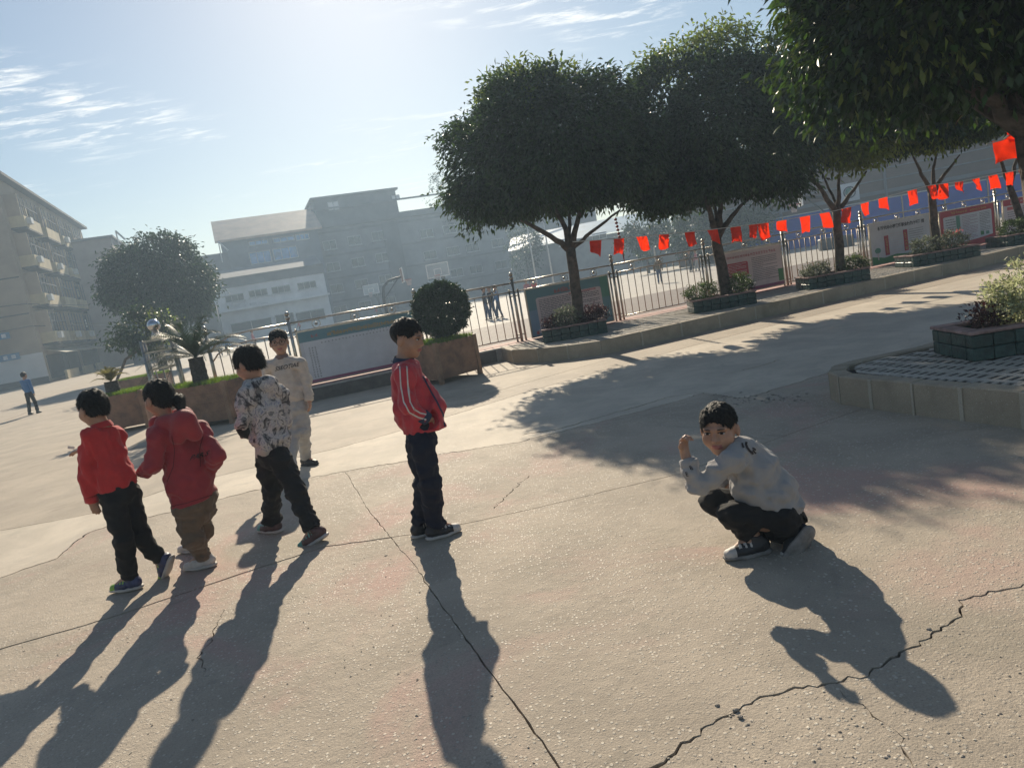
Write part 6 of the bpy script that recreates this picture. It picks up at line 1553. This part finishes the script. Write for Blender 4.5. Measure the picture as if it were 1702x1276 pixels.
# --- small figures farther off
def stand(label, base, hgt, face, topm, trm, seed, h=.022, stride=.08, arm=.0, group='people farther off in the yard and court'):
    r_ = random.Random(seed); b = np.array([base[0], base[1], 0.]); f = unit(np.array([face[0], face[1], 0.])); s_ = np.cross(f, Z_); k = hgt / 1.4
    P = lambda x, y, z_: b + (s_ * x + f * y) * k + Z_ * z_ * k
    arms = []; legs = []
    for e in (-1, 1):
        sw = e * stride; arms.append((P(e * .14, 0, 1.10), P(e * .19, .02 - sw * .5, .86), P(e * .19, .08 - sw + arm, .66 + arm * .6), f * .3 - Z_, -s_ * e, .5, e, 1.0))
        legs.append((P(e * .07, 0, .68), P(e * .075, .03 + sw * .6, .38), P(e * .08, sw, .09), f, Z_))
    return person(label, b, P(0, .01, 1.29), f + Z_ * r_.uniform(-.2, .05), k * 1.02, P(0, 0, 1.165), [(P(0, 0, 1.09), .085 * k), (P(0, 0, .95), .12 * k), (P(0, 0, .80), .12 * k), (P(0, 0, .69), .11 * k)], f, .72,
        arms, legs, dict(m=topm, name='jacket', hem=(P(0, 0, .66), -Z_, .3 * k), wr=.0), dict(m=trm, wr=.0), dict(m=[SH_BK, SH_BK], sole=SH_BK), dict(th=.008), h=h * k, group=group)
M_BLUEJ = cloth('blue_jacket', (.05, .16, .36)); M_PINKJ = cloth('pink_jacket', (.45, .16, .17)); M_JEANS = cloth('blue_jeans', (.06, .09, .16)); M_OLIVE = cloth('olive_jacket', (.16, .13, .08)); M_DKJ = cloth('dark_jacket', (.03, .035, .045))
stand('boy in bright blue jacket walking alone at the far left', gp(57, 688), 1.42, (.2, 1), M_BLUEJ, M_BLACK, 1, .016)
for i, (px, py, hh, face, tm, tr, lb) in enumerate((
    (812, 533, 1.5, (1, .2), M_DKJ, M_JEANS, 'dark-clad person at the left of the group of three on the court'), (822, 531, 1.48, (-.6, -.5), M_DKJ, M_JEANS, 'middle person of the group of three on the court'), (832, 529, 1.5, (-1, .1), M_BLUEJ, M_JEANS, 'blue-topped person at the right of the group of three on the court'),
    (1098, 472, 1.45, (.2, 1), M_OLIVE, M_JEANS, 'person in olive jacket and jeans alone on the court behind the railings'), (1149, 453, 1.5, (.7, -.4), M_DKJ, M_BLACK, 'dark-clad person near the second tree, left of a pair far across the court'), (1160, 451, 1.45, (-.7, .3), M_PINKJ, M_GREYT, 'right person of a pair far across the court near the second tree'),
    (880, 503, 1.45, (.3, -1), M_PINKJ, M_JEANS, 'person in pink top above the teal board'), (892, 500, 1.42, (-.5, -1), M_RED1, M_BLACK, 'person in red top beside the pink-topped one above the teal board'),
    (368, 592, 1.4, (.4, -1), M_DKJ, M_JEANS, 'dark-clad person behind the railings left of the lettered sweatshirt'), (381, 590, 1.4, (-.5, .6), M_BLUEJ, M_BLACK, 'blue-clad person behind the railings beside the large cycad'), (425, 582, 1.4, (1, .2), M_PINKJ, M_GREYT, 'pink-clad person behind the railings above the camouflage hoodie'),
    (500, 553, 1.42, (-1, .3), M_RED1, M_BLACK, 'person in red seen over the left end of the pale timetable board'), (628, 528, 1.42, (1, -.3), M_RED1, M_BLACK, 'person in red seen over the right end of the pale timetable board'), (840, 487, 1.6, (.2, -1), M_DKJ, M_GREYT, 'dark figure far across the court right of the ball bush'))):
    stand(lb, gp(px, py), hh, face, tm, tr, 10 + i, .034, .05 + .03 * (i % 3))
# ================================================================== AIR
hz_m = bpy.data.materials.new('haze_air'); hz_m.use_nodes = True; t_ = hz_m.node_tree; t_.nodes.clear()
o_ = t_.nodes.new('ShaderNodeOutputMaterial'); v_ = t_.nodes.new('ShaderNodeVolumePrincipled')
v_.inputs['Color'].default_value = (.58, .78, 1.0, 1); v_.inputs['Density'].default_value = .0025; v_.inputs['Anisotropy'].default_value = .35
t_.links.new(v_.outputs[0], o_.inputs['Volume'])
hz = MB().box((0, 375, 9.3), (1220, 1070, 20.9)).build('haze', hz_m); tag(hz, 'thin bright morning haze over the whole school yard', 'haze', kind='stuff')
